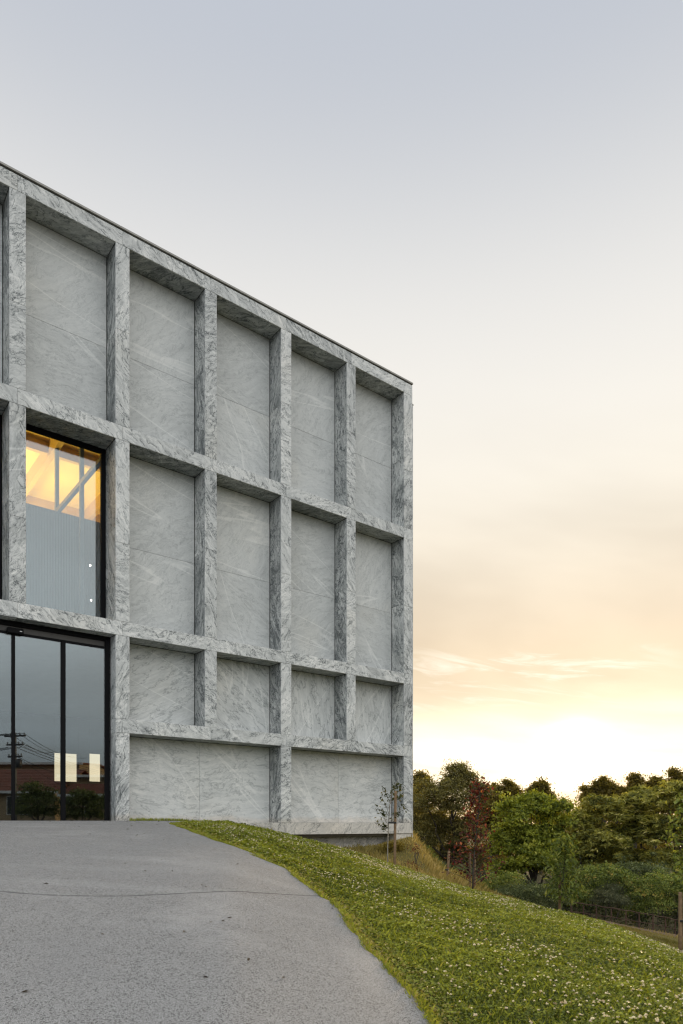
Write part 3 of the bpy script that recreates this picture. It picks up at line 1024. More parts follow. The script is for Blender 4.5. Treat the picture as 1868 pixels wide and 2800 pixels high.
tree('oak_tree', 'tall dark brownish oak tree close behind the corner of the stone building', 'tree',
     [(1240, 2200, 72, 72), (1255, 2122, 34, 38), (1262, 2150, 55, 45), (1160, 2210, 55, 80), (1300, 2185, 40, 52), (1200, 2290, 75, 70), (1280, 2290, 55, 60), (1145, 2300, 50, 75), (1230, 2350, 70, 40), (1150, 2370, 40, 30), (1300, 2360, 40, 40)],
     44, (1225, 2420), L_oak, 3000, 24, .14, clump_r=.5, ragged=.2, inner=.4, trunk_r=.22)
tree('walnut_tree', 'rounded bright green broadleaf tree right of the copper beech sapling', 'tree',
     [(1400, 2245, 52, 60), (1455, 2212, 55, 48), (1510, 2235, 48, 55), (1425, 2310, 75, 60), (1500, 2310, 58, 60), (1385, 2320, 42, 55), (1450, 2360, 75, 45), (1390, 2385, 50, 35), (1510, 2380, 50, 40)],
     37, (1468, 2440), L_green, 1900, 22, .19, clump_r=.45, inner=.3, ragged=.16, trunk_r=.15)
tree('chestnut_tree', 'flowering chestnut with a low broad crown behind the young chestnut sapling', 'tree',
     [(1600, 2252, 55, 50), (1560, 2284, 48, 50), (1650, 2225, 58, 55), (1625, 2205, 30, 30), (1620, 2320, 80, 55), (1560, 2350, 42, 45), (1660, 2360, 60, 45), (1600, 2390, 60, 35)],
     38, (1610, 2450), L_chest, 2400, 14, .27, 'chestnut trees along the meadow', trunk_r=.15, aspect=.24, clump_r=.5, rosette=True, inner=.3)
tree('chestnut_tree', 'flowering chestnut in the middle of the three, above the dark mound of brambles', 'tree',
     [(1720, 2212, 60, 50), (1780, 2196, 58, 50), (1690, 2235, 40, 40), (1745, 2285, 80, 60), (1690, 2300, 48, 50), (1740, 2360, 75, 45)],
     40, (1740, 2450), L_chest, 2400, 14, .27, 'chestnut trees along the meadow', trunk_r=.16, aspect=.24, clump_r=.5, rosette=True, inner=.3)
tree('chestnut_tree', 'flowering chestnut with the highest crown, farthest from the stone building', 'tree',
     [(1830, 2182, 58, 46), (1880, 2190, 58, 60), (1860, 2165, 30, 30), (1830, 2285, 68, 60), (1900, 2290, 70, 80), (1950, 2230, 60, 60), (1840, 2370, 80, 50), (1920, 2370, 60, 60)],
     37, (1850, 2450), L_chest, 2600, 14, .27, 'chestnut trees along the meadow', trunk_r=.16, aspect=.24, clump_r=.5, rosette=True, inner=.3)
FAR = [('far tree with a small tuft of crown showing just right of the oak', [(1345, 2165, 35, 30), (1335, 2200, 45, 40)]),
       ('far tree rising alone behind the copper beech sapling top', [(1393, 2150, 36, 24), (1400, 2185, 40, 30)]),
       ('far tree with a thin tip on the low gap in the skyline', [(1470, 2148, 30, 22), (1470, 2180, 45, 30)]),
       ('far tree lit orange at its pointed top beside the setting sun', [(1640, 2132, 22, 26), (1612, 2160, 35, 24), (1665, 2160, 38, 28)]),
       ('far tree with a low rounded crown between two taller tops', [(1690, 2150, 30, 24)]),
       ('far tree with a slender upright top over the middle chestnut', [(1735, 2128, 20, 26), (1738, 2160, 34, 26)]),
       ('far tree with a broad top over the right of the middle chestnut', [(1792, 2132, 34, 24), (1790, 2160, 36, 26)]),
       ('far tree with the highest top, by the right edge of the view', [(1855, 2112, 28, 34), (1900, 2110, 40, 40), (1870, 2150, 50, 35)]),
       ('far tree peeping past the corner of the stone building', [(1148, 2128, 34, 22), (1120, 2160, 50, 40)])]
for lab, lobes in FAR:
    lobes = [(l[0], l[1] + (20 if l[0] > 1560 else 8), l[2] * .75, l[3] * .9) for l in lobes]
    lobes = [(l[0] + rng.uniform(-.75, .75) * l[2], l[1] + rng.uniform(-.85, .5) * l[3], l[2] * rng.uniform(.22, .5), l[3] * rng.uniform(.3, .6)) for l in lobes for _ in range(6)] + [(l[0], l[1] + l[3] * .5, l[2], l[3] * .8) for l in lobes]
    xs_ = np.mean([l[0] for l in lobes])
    tree('far_tree', lab, 'tree', lobes + [(l[0] + 8, l[1] + l[3] * 1.1, l[2] * 1.15, l[3] * 1.1) for l in lobes], 66, (xs_, 2330), L_far, 110 * len(lobes), 15, .26, 'trees on the far skyline', clump_r=.6, trunk_r=.14, ragged=.25, billow=6, sprigs=.2)

# the wood that closes the valley behind them
lob = []
for x in np.arange(1080, 2150, 62):
    c = at(x + rng.uniform(-20, 20), 2262 + rng.uniform(-18, 22) - max(0, (x - 1640)) * .05, 74)
    lob.append([c[0], c[1] + rng.uniform(-3, 3), c[2], 1.9, 1.6, 2.4])
    c = at(x + rng.uniform(-20, 20), 2350, 70)
    lob.append([c[0], c[1] + rng.uniform(-3, 3), c[2], 2.0, 1.6, 2.4])
V, t = crown(lob, 4200, 16, .26, clump_r=.9, inner=.4, billow=0)
tag(obj('far_wood', mesh_np('far_wood', V, quads(len(V) // 4), None, t), L_far), kind='stuff')


def shrub(name, label, px_lobes, Y, leafmat, clumps, per, leaf, cat='shrub', group=None, **kw):
    k = Y / 1916.9
    cx_ = np.mean([l[0] for l in px_lobes])
    b = at(cx_, 2256, Y); b[2] = float(ground_z(b[0], b[1])) - .02
    root = empty(name, tuple(b)); tag(root, label, cat, group)
    lob = []
    for lb in px_lobes:
        c = at(lb[0], lb[1], Y) - b
        lob.append([c[0], c[1], c[2], lb[2] * k, lb[2] * k, lb[3] * k])
    V, t = crown(lob, clumps, per, leaf, **kw)
    obj('foliage', mesh_np('foliage', V, quads(len(V) // 4), None, t), leafmat, root)
    st = MB()
    for lb in lob:
        limb(st, (lb[0] * .8, lb[1], lb[2] - lb[5] - .3), (lb[0], lb[1], lb[2]), .02, .008, .2, 5, 5)
        limb(st, (lb[0] * .8, lb[1], lb[2] - lb[5] - .3), (lb[0] + lb[3] * .5, lb[1], lb[2] + lb[5] * .3), .015, .006, .2, 5, 5)
    st.build('stem', M_bark, root, True)
    return root


shrub('hedge', 'low dark grey green hedge behind the crest left of the young chestnut', [(1400, 2452, 45, 28), (1455, 2450, 50, 28), (1510, 2455, 40, 32), (1380, 2465, 40, 25)], 26, L_hedge, 900, 22, .06, 'hedge', clump_r=.25, billow=0)
shrub('shrub', 'leafy mid green shrub between the young chestnut and the iron fence', [(1615, 2415, 36, 45), (1660, 2400, 40, 38), (1705, 2412, 32, 35), (1600, 2460, 32, 35)], 30, L_shrub, 520, 20, .10, clump_r=.32)
shrub('shrub', 'soft grey green shrub leaning over the iron fence', [(1650, 2462, 38, 34), (1690, 2470, 30, 26), (1665, 2440, 28, 22)], 29.6, L_grey, 380, 30, .055, clump_r=.25)
shrub('shrub', 'big shrub with reddish young tips overhanging the right of the fence', [(1760, 2445, 48, 46), (1815, 2432, 52, 55), (1865, 2440, 45, 52), (1735, 2490, 28, 30), (1800, 2480, 55, 30)], 29.8, L_shrub, 760, 22, .085, clump_r=.3)
shrub('bramble_mound', 'dark green rounded mound of brambles under the middle chestnut', [(1745, 2385, 52, 26), (1700, 2385, 30, 22), (1800, 2395, 40, 24)], 32, L_hedge, 420, 22, .085, clump_r=.3)
shrub('undergrowth_bush', 'dark bush in the shade under the oak tree', [(1205, 2385, 40, 30), (1255, 2395, 48, 30), (1165, 2365, 28, 32)], 32, L_hedge, 420, 22, .08, clump_r=.3)
shrub('shrub', 'pale budded green shrub between the copper beech and the dark hedge', [(1345, 2425, 36, 34), (1400, 2415, 42, 30), (1375, 2440, 40, 25)], 27, L_shrub, 330, 18, .075, clump_r=.28)
shrub('fern_clump', 'fresh green clump at the foot of the oak beside the yellow meadow', [(1172, 2352, 18, 18), (1160, 2330, 14, 16), (1195, 2375, 20, 16)], 23, L_young, 200, 16, .06, 'plant', clump_r=.2)
shrub('broom_bush', 'yellow broom bush under the end of the stone building', [(1068, 2322, 20, 12), (1085, 2316, 16, 12), (1045, 2330, 14, 9)], 18.0, L_yellow, 150, 20, .05, clump_r=.16)
shrub('red_shrub', 'thin reddish twiggy shrub on the meadow below the building corner', [(1134, 2382, 14, 18), (1138, 2330, 9, 22), (1125, 2368, 12, 12)], 17.0, L_red, 60, 10, .045, clump_r=.16)


lob = []
for x in np.arange(1150, 2050, 34):
    Yu = rng.uniform(31, 34)
    c = at(x + rng.uniform(-14, 14), 2256, Yu)
    zt_ = -(rng.uniform(.068, .092) if x < 1540 else rng.uniform(.050, .080)) * Yu
    zg = float(ground_z(c[0], c[1]))
    lob.append([c[0], c[1], (zt_ + zg) / 2, .75, .7, max(.5, (zt_ - zg) / 2)])
V, t = crown(lob, 3400, 20, .11, clump_r=.4, inner=.3, billow=0)
tag(obj('undergrowth', mesh_np('undergrowth', V, quads(len(V) // 4), None, t * .8), L_hedge), kind='stuff')


# ------------------------------------------------------------------ staked saplings
def stake(px, py_top, py_bot, Y, label, lean=0.0, r=.035, tie=None, group='stakes of the young trees'):
    top = at(px + lean, py_top, Y); bot = at(px, py_bot, Y)
    bot[2] = min(bot[2], float(ground_z(bot[0], bot[1])))
    root = empty('wooden_stake', tuple(bot)); tag(root, label, 'stake', group)
    h = top - bot
    MB().tube([(0, 0, -.3), h * .33, h * .66, h * .985, h], [r * 1.05, r, r, r * .97, r * .8], 12).build('pole', M_stake, root, True)
    if tie:
        z = tie[0]
        c = h * (z / h[2])
        d = np.array([tie[1], tie[2], 0])
        mb = MB()
        mb.box(c[0] + min(0, d[0]) - .02, c[0] + max(0, d[0]) + .02, c[1] - r - .012, c[1] + r + .012, c[2] - .018, c[2] + .018, .006)
        mb.build('tree_tie', M_rubber, root)
    return bot, h


def young_tree(name, label, px, py_bot, Y, trunk_px, branches, leafmat, leaf, per_branch, aspect=.5, r=.018, bark=None, droop=.25, cat='young tree', spread=.05, lset=None, yj=.25):
    bot = at(px, py_bot, Y); bot[2] = min(bot[2], float(ground_z(bot[0], bot[1])))
    root = empty(name, tuple(bot)); tag(root, label, cat)
    mb = MB()
    tp = np.array([at(x, y, Y) - bot for x, y in trunk_px]); tp[0, 2] = -.15
    mb.tube(tp, np.linspace(r, r * .3, len(tp)), 8)
    mb.build('trunk', bark or M_palebark, root, True)
    bb = MB(); LC, LD = [], []
    for br in branches:
        p = np.array([at(x, y, Y) - bot for x, y in br])
        ylast = rng.uniform(-yj, yj)
        p[:, 1] += np.linspace(0, 1, len(p)) * ylast
        bb.tube(p, np.linspace(r * .42, r * .15, len(p)), 5)
        seg = np.linspace(.2, 1, per_branch)
        f = np.interp(seg, np.linspace(0, 1, len(p)), np.arange(len(p)))
        i = np.minimum(f.astype(int), len(p) - 2); w = (f - i)[:, None]
        LC.append(p[i] * (1 - w) + p[i + 1] * w + rng.normal(size=(per_branch, 3)) * spread)
        LD.append(p[i + 1] - p[i])
    if bb.n:
        bb.build('branch', bark or M_palebark, root, True)
    C = np.vstack(LC); n_ = len(C)
    D = np.vstack(LD); D /= np.linalg.norm(D, axis=1)[:, None]
    D = D * .4 + unit(n_) + [0, 0, -droop]
    U = np.array([0, 0, 1.0]) + unit(n_) * .7
    ln = leaf * rng.uniform(.6, 1.25, n_)
    V = blades(C, D, U, ln, ln * aspect)
    obj('crown', mesh_np('crown', V, quads(n_), None, np.repeat(rng.uniform(0, 1, n_) ** 1.2, 4)), leafmat, root)
    return root


stake(1079, 2163, 2384, 15.0, 'tall round wooden stake with a black tie, in front of the building corner', lean=3, r=.028, tie=(1.05, -.13, -.02))
young_tree('sapling', 'slender sparse leaved sapling tied to the tall stake by the building corner', 1061, 2376, 15.1,
           [(1061, 2376), (1060, 2330), (1062, 2265), (1066, 2200), (1072, 2165), (1088, 2132)],
           [[(1061, 2275), (1045, 2265), (1027, 2243)], [(1061, 2255), (1045, 2230), (1029, 2203)], [(1063, 2225), (1055, 2200), (1045, 2180), (1052, 2158)], [(1066, 2195), (1058, 2175), (1050, 2160)],
            [(1066, 2200), (1080, 2180), (1092, 2160), (1104, 2155)], [(1064, 2240), (1085, 2222), (1103, 2208), (1113, 2212)], [(1063, 2250), (1078, 2235), (1092, 2222)], [(1069, 2180), (1080, 2160), (1086, 2140)],
            [(1072, 2165), (1082, 2148), (1095, 2150)], [(1064, 2230), (1050, 2226), (1044, 2215)], [(1067, 2190), (1090, 2184), (1102, 2172)], [(1062, 2262), (1054, 2262), (1050, 2258)]],
           L_sap, .085, 22, r=.015, spread=.03)
stake(1222, 2327, 2420, 19.0, 'short leaning wooden stake on the edge of the yellow meadow', lean=6, r=.036, tie=(.42, -.05, 0))
stake(1285, 2330, 2440, 16.4, 'wooden stake half hidden in the leaves of the copper beech, left one', r=.03)
stake(1298, 2345, 2440, 16.5, 'wooden stake half hidden in the leaves of the copper beech, right one', r=.03)
brs = []
for j in range(46):
    f = j / 45.0
    y0_ = 2420 - f * 260
    w_ = (80 if f < .25 else 62 if f < .45 else 46 if f < .6 else 40 if f < .85 else 24) * rng.uniform(.4, 1.0)
    x0_ = 1292 + 22 * f
    s_ = -1 if j % 2 else 1
    if f > .55: s_ = -1 if j % 3 else 1
    brs.append([(x0_, y0_), (x0_ + s_ * w_ * .5, y0_ - 18), (x0_ + s_ * w_, y0_ - 22 - rng.uniform(0, 14))])
young_tree('copper_beech', 'young copper beech with dark red leaves and an uneven narrow crown', 1292, 2440, 16.2,
           [(1292, 2440), (1294, 2380), (1300, 2300), (1308, 2230), (1312, 2180), (1314, 2148)], brs, L_red, .085, 15, .62, .02, M_bark, spread=.06)
stake(1531, 2385, 2503, 20.0, 'weathered wooden stake at the foot of the young chestnut', r=.04, tie=(.75, .06, 0))
brs = []
for j in range(30):
    f = j / 29.0
    y0_ = 2470 - f * 165
    w_ = (42 if f < .3 else 48 if f < .65 else 28) * rng.uniform(.55, 1.05)
    s_ = -1 if j % 2 else 1
    brs.append([(1538 + 8 * f, y0_), (1538 + s_ * w_ * .5, y0_ - 14), (1540 + s_ * w_, y0_ - 8 - rng.uniform(0, 12))])
young_tree('chestnut_sapling', 'young green chestnut sapling tied to a stake on the crest of the lawn', 1537, 2503, 19.8,
           [(1537, 2503), (1539, 2430), (1543, 2360), (1548, 2315), (1552, 2295)], brs, L_young, .20, 24, .30, .016, M_bark, spread=.09, droop=.6)
stake(1861, 2440, 2592, 11.2, 'wooden stake at the right edge of the lawn', r=.03, tie=(.55, .05, 0))
brs = []
for j in range(18):
    f = j / 17.0
    y0_ = 2420 - f * 215
    w_ = (44 if f < .5 else 36) * rng.uniform(.6, 1.1)
    s_ = -1 if j % 2 else 1
    brs.append([(1872, y0_), (1872 + s_ * w_ * .5, y0_ - 16), (1872 + s_ * w_, y0_ - 14 - rng.uniform(0, 16))])
young_tree('young_lime_tree', 'young light green tree cut by the right edge of the view', 1870, 2595, 11.0,
           [(1870, 2595), (1871, 2480), (1873, 2350), (1874, 2200)], brs, L_young, .085, 22, .62, .014, M_bark, spread=.06)

# ------------------------------------------------------------------ iron fence on the soil bank
fence = empty('iron_fence', tuple(at(1720, 2520, 27.0))); tag(fence, 'low rusty iron rail fence along the top of the soil bank', 'fence')
fo = np.array(fence.location)


def fline(x):
    return np.interp(x, [1560, 1640, 1720, 1800, 1868, 2000], [2498, 2509, 2522, 2536, 2550, 2580])


for i, x in enumerate([1562, 1596, 1631, 1672, 1712, 1748, 1786, 1820, 1847, 1885, 1925, 1965]):
    b = at(x, fline(x) + 4, 27.0) - fo; hh = rng.uniform(.44, .50)
    MB().box(b[0] - .02, b[0] + .02, b[1] - .02, b[1] + .02, b[2] - .3, b[2] + hh, .004).build('post', M_rust, fence)
for dy_, r_ in ((31, .018), (6, .015)):
    X_ = np.linspace(1555, 1990, 24)
    P_ = np.array([at(x, fline(x) - dy_ + 1.2 * math.sin(x * .13), 26.95) - fo for x in X_])
    MB().tube(P_, r_, 6).build('rail', M_rust, fence, True)

# ------------------------------------------------------------------ lawn: clover, grass and flower heads
L_clover = leaf_material('clover_leaves', (.040, .062, .008), (.31, .345, .042), (.30, .25, .085), .30, .45)
L_dry = leaf_material('dry_meadow_grass', (.12, .115, .03), (.36, .285, .10), (.46, .36, .16), .3, .7)
M_flower = leaf_material('clover_flowers', (.50, .40, .33), (.80, .76, .66), None, .2, .7)


def scatter_lawn(n, y0, y1):
    """points over the lawn, even per square metre between two distances"""
    r = np.sqrt(rng.uniform(y0 ** 2, y1 ** 2, n)); th = rng.uniform(-.40, .60, n)
    X = r * np.sin(th); Y = r * np.cos(th)
    rx = np.tan(th); Yc = np.interp(rx, K_rx, K_Y)
    s = X * FN[0] + Y * FN[1]
    ok = (X > edge_x(Y) - .012) & (Y < Yc + 1.2) & (s < FDIST - .01)
    return X[ok], Y[ok]


def spot(X, Y, f):
    return np.sin(X * f + 1.3 * np.sin(Y * f * .8)) * np.cos(Y * f * 1.1 + np.sin(X * f * .6))


vs, ts = [], []
for y0, y1, dens, sz in ((2.4, 4.2, 7500, .018), (4.2, 6, 5500, .021), (6, 8.5, 3600, .025), (8.5, 12, 2300, .031), (12, 17, 1500, .038)):
    area = .5 * 1.0 * (y1 ** 2 - y0 ** 2)
    X, Y = scatter_lawn(int(area * dens), y0, y1)
    n_ = len(X)
    clump = .5 + .5 * spot(X, Y, 3.1) * .6 + .4 * spot(X, Y, 9.0)
    h = sz * (.6 + 2.2 * np.clip(clump, 0, 1.3) * rng.uniform(.3, 1, n_))
    nearpath = np.clip((X - edge_x(Y)) / .30, .12, 1)
    h *= nearpath
    C = np.stack([X, Y, ground_z(X, Y) + h], 1)
    D = unit(n_) * [1, 1, .45]; U = np.array([0, 0, 1.0]) + unit(n_) * .55
    ln = sz * rng.uniform(.7, 1.35, n_)
    vs.append(blades(C, D, U, ln, ln * .85, .18))
    t = np.clip(.30 + .15 * spot(X + 3, Y, 1.3) + .25 * clump + rng.uniform(-.35, .35, n_), 0, .84)
    dry = (nearpath < .9) & (rng.random(n_) < .30)
    dry |= (X - edge_x(Y) < .14) & (rng.random(n_) < .45)
    t = np.where(dry | (rng.random(n_) < .03), rng.uniform(.85, 1, n_), t)
    ts.append(np.repeat(t, 4))
V = np.vstack(vs)
tag(obj('clover', mesh_np('clover', V, quads(len(V) // 4), None, np.concatenate(ts)), L_clover), kind='stuff')


def grass_mesh(X, Y, h, w, lean, z=None):
    n_ = len(X)
    z = ground_z(X, Y) if z is None else z
    P = np.stack([X, Y, z - .005], 1)
    a = rng.uniform(0, 2 * np.pi, n_)
    S = np.stack([np.cos(a), np.sin(a), np.zeros(n_)], 1) * (w[:, None] * .5)
    b = rng.uniform(0, 2 * np.pi, n_)
    Lx = np.stack([np.cos(b), np.sin(b), np.zeros(n_)], 1) * (h * lean * rng.uniform(.2, 1, n_))[:, None]
    up = np.array([0, 0, 1.0])
    V = np.stack([P - S, P + S, P + Lx * .35 + up * (h * .6)[:, None] + S * .6, P + Lx + up * h[:, None] * .98], 1)
    return V.reshape(-1, 3)


vs, ts = [], []
for y0, y1, dens, hh, ww in ((2.4, 4.5, 1500, .055, .0035), (4.5, 7, 1100, .06, .005), (7, 11, 500, .065, .008), (11, 17, 240, .075, .012)):
    area = .5 * (y1 ** 2 - y0 ** 2)
    X, Y = scatter_lawn(int(area * dens), y0, y1); n_ = len(X)
    edge = np.clip((X - edge_x(Y)) / .35, .35, 1)
    vs.append(grass_mesh(X, Y, hh * rng.uniform(.4, 1.3, n_) * edge, np.full(n_, ww), .8))
    ts.append(np.repeat(np.clip(rng.normal(.5, .25, n_) + .2 * (1 - edge), 0, 1), 4))
# weeds at the foot of the wall and ragged tufts hanging over the path edge
uu = rng.uniform(5.45, 7.4, 1500); ss = rng.uniform(.02, .10, 1500) + .12 * np.clip((uu - 6.2), 0, 1) * rng.random(1500)
Pw = (FDIST - ss)[:, None] * FN + uu[:, None] * FD
vs.append(grass_mesh(Pw[:, 0], Pw[:, 1], rng.uniform(.03, .085, 1500), np.full(1500, .009), .5, ground_z(Pw[:, 0], Pw[:, 1]) + .03)); ts.append(np.repeat(rng.uniform(.3, .9, 1500), 4))
Ye = rng.uniform(2.6, 14.5, 5200); Xe = edge_x(Ye) + rng.normal(.012, .022, 5200)
vs.append(grass_mesh(Xe, Ye, rng.uniform(.015, .05, 5200), np.full(5200, .005) * (1 + Ye * .08), 1.2, ground_z(Xe, Ye) + .02)); ts.append(np.repeat(rng.uniform(.3, 1.0, 5200), 4))
V = np.vstack(vs)
tag(obj('lawn_grass', mesh_np('lawn_grass', V, quads(len(V) // 4), None, np.concatenate(ts)), L_clover), kind='stuff')

# flower heads: little balls of florets on thin stems
def heads(X, Y, rad_, florets):
    n_ = len(X)
    z = ground_z(X, Y)
    hgt = rng.uniform(.035, .085, n_) * (.6 + rad_ / .012 * .4)
    C = np.stack([X, Y, z + hgt], 1)
    d = unit(n_ * florets); d[:, 2] = np.abs(d[:, 2]) * 1.0 - .35
    d /= np.linalg.norm(d, axis=1)[:, None]
    Cc_ = np.repeat(C, florets, 0) + d * np.repeat(rad_, florets)[:, None] * .62
    ln = np.repeat(rad_, florets) * 1.0
    V1 = blades(Cc_, d + unit(n_ * florets) * .15, unit(n_ * florets), ln, ln * .62, .1)
    tone = np.clip(np.repeat(rng.beta(2.5, 1.1, n_), florets) * (.55 + .45 * (d[:, 2] > -.05)) + rng.uniform(-.1, .1, n_ * florets), 0, 1)
    return V1, np.repeat(tone, 4)


vs, ts = [], []
for y0, y1, dens, rr_, fl in ((2.4, 4.6, 120, .0135, 36), (4.6, 7.5, 140, .0115, 20), (7.5, 11, 200, .0105, 11), (11, 16.5, 330, .012, 8)):
    area = .5 * (y1 ** 2 - y0 ** 2)
    X, Y = scatter_lawn(int(area * dens), y0, y1)
    keep = ((X - edge_x(Y)) > .28) & (rng.random(len(X)) < np.clip(.42 + .6 * spot(X, Y, .9) + .45 * spot(X + 1, Y, 2.7) - .12 * (Y < 10), .03, 1))
    X, Y = X[keep], Y[keep]
    V1, t1 = heads(X, Y, rr_ * rng.uniform(.65, 1.2, len(X)), fl)
    vs.append(V1); ts.append(t1)
V = np.vstack(vs)
tag(obj('clover_flowers', mesh_np('clover_flowers', V, quads(len(V) // 4), None, np.concatenate(ts)), M_flower), kind='stuff')

# meadow beyond the crest: long dry grass
n0 = 120000
r = np.sqrt(rng.uniform(13 ** 2, 28 ** 2, n0)); th = rng.uniform(-.12, .58, n0)
X = r * np.sin(th); Y = r * np.cos(th); rx = np.tan(th)
Yc = np.interp(rx, K_rx, K_Y); Y2 = np.interp(rx, M_rx, M_Y)
s_ = X * FN[0] + Y * FN[1]; u_ = X * FD[0] + Y * FD[1]
inb = (s_ > FDIST + .46) & (u_ < END + .05)
inb |= (s_ > FDIST - .02) & (u_ > 12.88) & (u_ < END + .05)
bank = (rx > .30) & (Y > Y2 - 2.2) & (Y < Y2 + .3)
ok = (Y > Yc + .5) & (Y < Y2 + np.where(rx > .28, .0, 2.2)) & ~inb & ~(bank & (rng.random(n0) < .92))
X, Y, rx = X[ok], Y[ok], rx[ok]; n_ = len(X)
tall = np.clip(.5 + .7 * spot(X, Y, 1.9), .25, 1.2) * np.where(rx > .25, .35, 1.0)
V = grass_mesh(X, Y, .24 * tall * rng.uniform(.5, 1.3, n_), np.full(n_, .016), .7)
green = np.clip(.55 + .3 * spot(X + 5, Y, .9) + rng.uniform(-.3, .3, n_) - .25 * (rx > .28), 0, 1)
tag(obj('meadow_grass', mesh_np('meadow_grass', V, quads(n_), None, np.repeat(green, 4)), L_dry), kind='stuff')


# ------------------------------------------------------------------ across the street: what the glass mirrors
M_tile = simple('red_roof_tiles', (.20, .065, .035), .8, var=.3, scale=5)
M_tan = simple('tan_render', (.34, .25, .15), .85, var=.1)
M_white = simple('white_fascia', (.62, .62, .60), .7)
M_pane = simple('dark_house_pane', (.02, .022, .025), .15)
M_wire = simple('black_cable', (.01, .01, .01), .6)
M_pole = simple('concrete_pole', (.16, .15, .14), .85, var=.15)
RZ = math.atan2(.97, .24)


def house(name, label, x, y, z0, W, D_, wall, ridge, wins):
    """front wall along the local x axis facing the stone building (local +y)"""
    h = empty(name, (x, y, z0), RZ); tag(h, label, 'house', 'houses across the street')
    MB().box(0, W, -D_, 0, 0, wall).build('wall', M_tan, h)
    rf = MB()
    o_ = .45
    for sgn, ya, yb in ((1, o_, -D_ / 2), (-1, -D_ - o_, -D_ / 2)):
        nrow = 14
        for r_ in range(nrow):
            f0, f1 = r_ / nrow, (r_ + 1) / nrow
            y0_, y1_ = ya + (yb - ya) * f0, ya + (yb - ya) * f1
            za, zb = wall - .1 + (ridge - wall + .1) * f0, wall - .1 + (ridge - wall + .1) * f1
            V = [(-o_, y0_, za + .05), (W + o_, y0_, za + .05), (W + o_, y1_, zb + .02), (-o_, y1_, zb + .02), (-o_, y0_, za - .04), (W + o_, y0_, za - .04), (W + o_, y1_, zb - .04), (-o_, y1_, zb - .04)]
            rf.add(V, [(0, 1, 2, 3), (7, 6, 5, 4), (0, 4, 5, 1), (2, 6, 7, 3), (0, 3, 7, 4), (1, 5, 6, 2)])
    rf.build('roof', M_tile, h)
    gb = MB()
    for xx in (0.0, W):
        gb.add([(xx, .0, wall), (xx, -D_, wall), (xx, -D_ / 2, ridge - .06)], None, [(0, 1, 2)])
    gb.build('gable', M_tan, h)
    MB().box(-o_, W + o_, o_, o_ + .06, wall - .2, wall - .02).build('gutter', M_white, h)
    for wx, wz, ww, wh in wins:
        f = MB().box(wx, wx + ww, .0, .05, wz, wz + wh).build('window', M_white, h)
        MB().box(wx + .06, wx + ww - .06, .051, .07, wz + .06, wz + wh - .06).build('pane', M_pane, f)


house('house', 'low house with a wide red tiled roof mirrored at the left of the entrance glass', 21.6, -19.2, -.2, 11.5, 9.0, 2.55, 4.35, [(1.5, .9, 1.2, 1.2), (5.0, .9, 1.2, 1.2), (8.2, .9, 1.6, 1.3)])
house('house', 'taller tan house behind the red tiled roof, mirrored in the entrance glass', 30.2, -17.5, -.2, 6.5, 7.0, 5.2, 5.34, [(1.0, 2.4, 1.0, 1.2), (3.6, 2.4, 1.0, 1.2)])
house('house', 'small low house with a red roof mirrored low at the right of the entrance glass', 18.9, -3.2, -.2, 5.0, 4.0, 2.05, 2.75, [(1.0, .8, .9, 1.0), (3.0, .8, .9, 1.0)])
house('house', 'plain tan house above the small red roof, mirrored at the right of the entrance glass', 25.8, -8.2, -.2, 5.5, 6.0, 3.75, 3.9, [(1.2, 1.9, .9, 1.0), (3.5, 1.9, .9, 1.0)])

pole = empty('utility_pole', (20.21, -7.89, -.15)); tag(pole, 'utility pole with crossarms, transformer and many cables mirrored in the entrance glass', 'utility pole')
MB().tube([(0, 0, -.3), (0, 0, 3), (0, 0, 5.95)], [.13, .11, .08], 10).build('pole', M_pole, pole, True)
for z_, l_ in ((5.75, .75), (5.2, .6), (4.45, .5)):
    MB().box(-.06, .06, -l_, l_, z_ - .05, z_ + .05).build('crossarm', M_steel, pole)
    for q_ in (-.9, -.45, .45, .9):
        MB().tube([(0, q_ * l_, z_ + .05), (0, q_ * l_, z_ + .13), (0, q_ * l_, z_ + .19)], [.025, .045, .02], 7).build('insulator', M_pole, pole)
MB().tube([(.0, .30, 3.75), (.0, .30, 3.8), (.0, .30, 4.25), (.0, .30, 4.3)], [.12, .17, .17, .12], 12).build('transformer', M_steel, pole, True)
po = np.array([20.21, -7.89, -.15])


def cable(a, b, sag, r_=.014):
    a = np.array(a, float); b = np.array(b, float)
    t = np.linspace(0, 1, 26)[:, None]
    P = a + (b - a) * t; P[:, 2] -= sag * 4 * (t * (1 - t))[:, 0]
    MB().tube(P - po, r_, 5).build('cable', M_wire, pole)


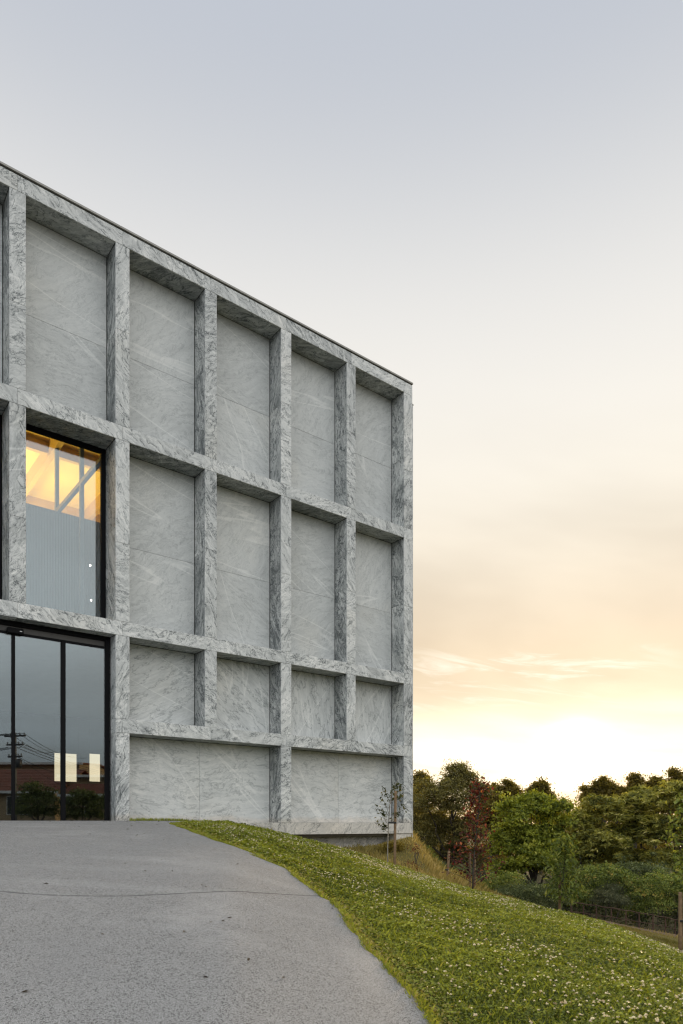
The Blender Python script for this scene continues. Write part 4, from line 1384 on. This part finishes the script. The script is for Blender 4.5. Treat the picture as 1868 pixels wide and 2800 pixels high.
for i, q_ in enumerate((-.65, -.3, .3, .65)):
    cable((20.21, -7.89 + q_, 5.75), (36.6 + i, -16.4 + q_, 6.5 - .1 * i), .5)
    cable((20.21, -7.89 + q_, 5.75), (17.2, -22.0 + q_, 5.6), .35)
for i, q_ in enumerate((-.5, 0, .5)):
    cable((20.21, -7.89 + q_, 5.1), (27.0, -6.6 + i * .5, 3.7), .15, .018)
    cable((20.21, -7.89 + q_, 4.9), (17.6, -21.5 + q_, 4.6), .5, .018)
cable((20.21, -7.89, 4.4), (24.0, -4.9, 3.1), .35, .02)
cable((20.21, -7.89, 4.4), (19.0, -3.2, 2.1), .1, .012)


def street_tree(label, lobes, base, n_):
    root = empty('street_tree', (base[0], base[1], -.12)); tag(root, label, 'tree', 'dark shrubs across the street')
    lob = [[l[0] - base[0], l[1] - base[1], l[2] + .12, l[3], l[3], l[4]] for l in lobes]
    V, t = crown(lob, n_, 18, .13, clump_r=.35, inner=.3)
    obj('crown', mesh_np('crown', V, quads(len(V) // 4), None, t), L_hedge, root)
    tr = MB()
    for l in lob:
        limb(tr, (0, 0, -.2), (l[0], l[1], l[2]), .07, .02, .1)
    tr.build('trunk', M_bark, root, True)


street_tree('dark bushy street tree mirrored in the middle pane of the entrance', [(15.3, -2.6, 1.5, .9, .9), (15.0, -1.7, 1.2, .8, .8), (15.6, -3.4, 1.1, .7, .7), (15.2, -2.4, .6, 1.1, .5)], (15.2, -2.4), 420)
street_tree('dark bushy street tree mirrored in the right hand pane of the entrance', [(15.5, .1, 1.2, .8, .75), (15.9, .7, 1.0, .7, .7), (15.3, -.6, .9, .6, .6), (15.6, .2, .5, 1.0, .45)], (15.6, .1), 380)



# dead leaves and grit blown onto the path
Yl = rng.uniform(3.2, 14, 90); Xl = edge_x(Yl) - rng.exponential(1.6, 90) - .05
C = np.stack([Xl, Yl, ground_z(Xl, Yl) + .036], 1)
ln = rng.uniform(.018, .05, 90)
V = blades(C, unit(90) * [1, 1, .1], np.array([0, 0, 1.0]) + unit(90) * .25, ln, ln * .6, .2)
tag(obj('leaf_litter', mesh_np('leaf_litter', V, quads(90), None, np.repeat(rng.uniform(0, .5, 90), 4)), leaf_material('dead_leaves', (.03, .02, .012), (.14, .09, .04), None, .1)), kind='stuff')
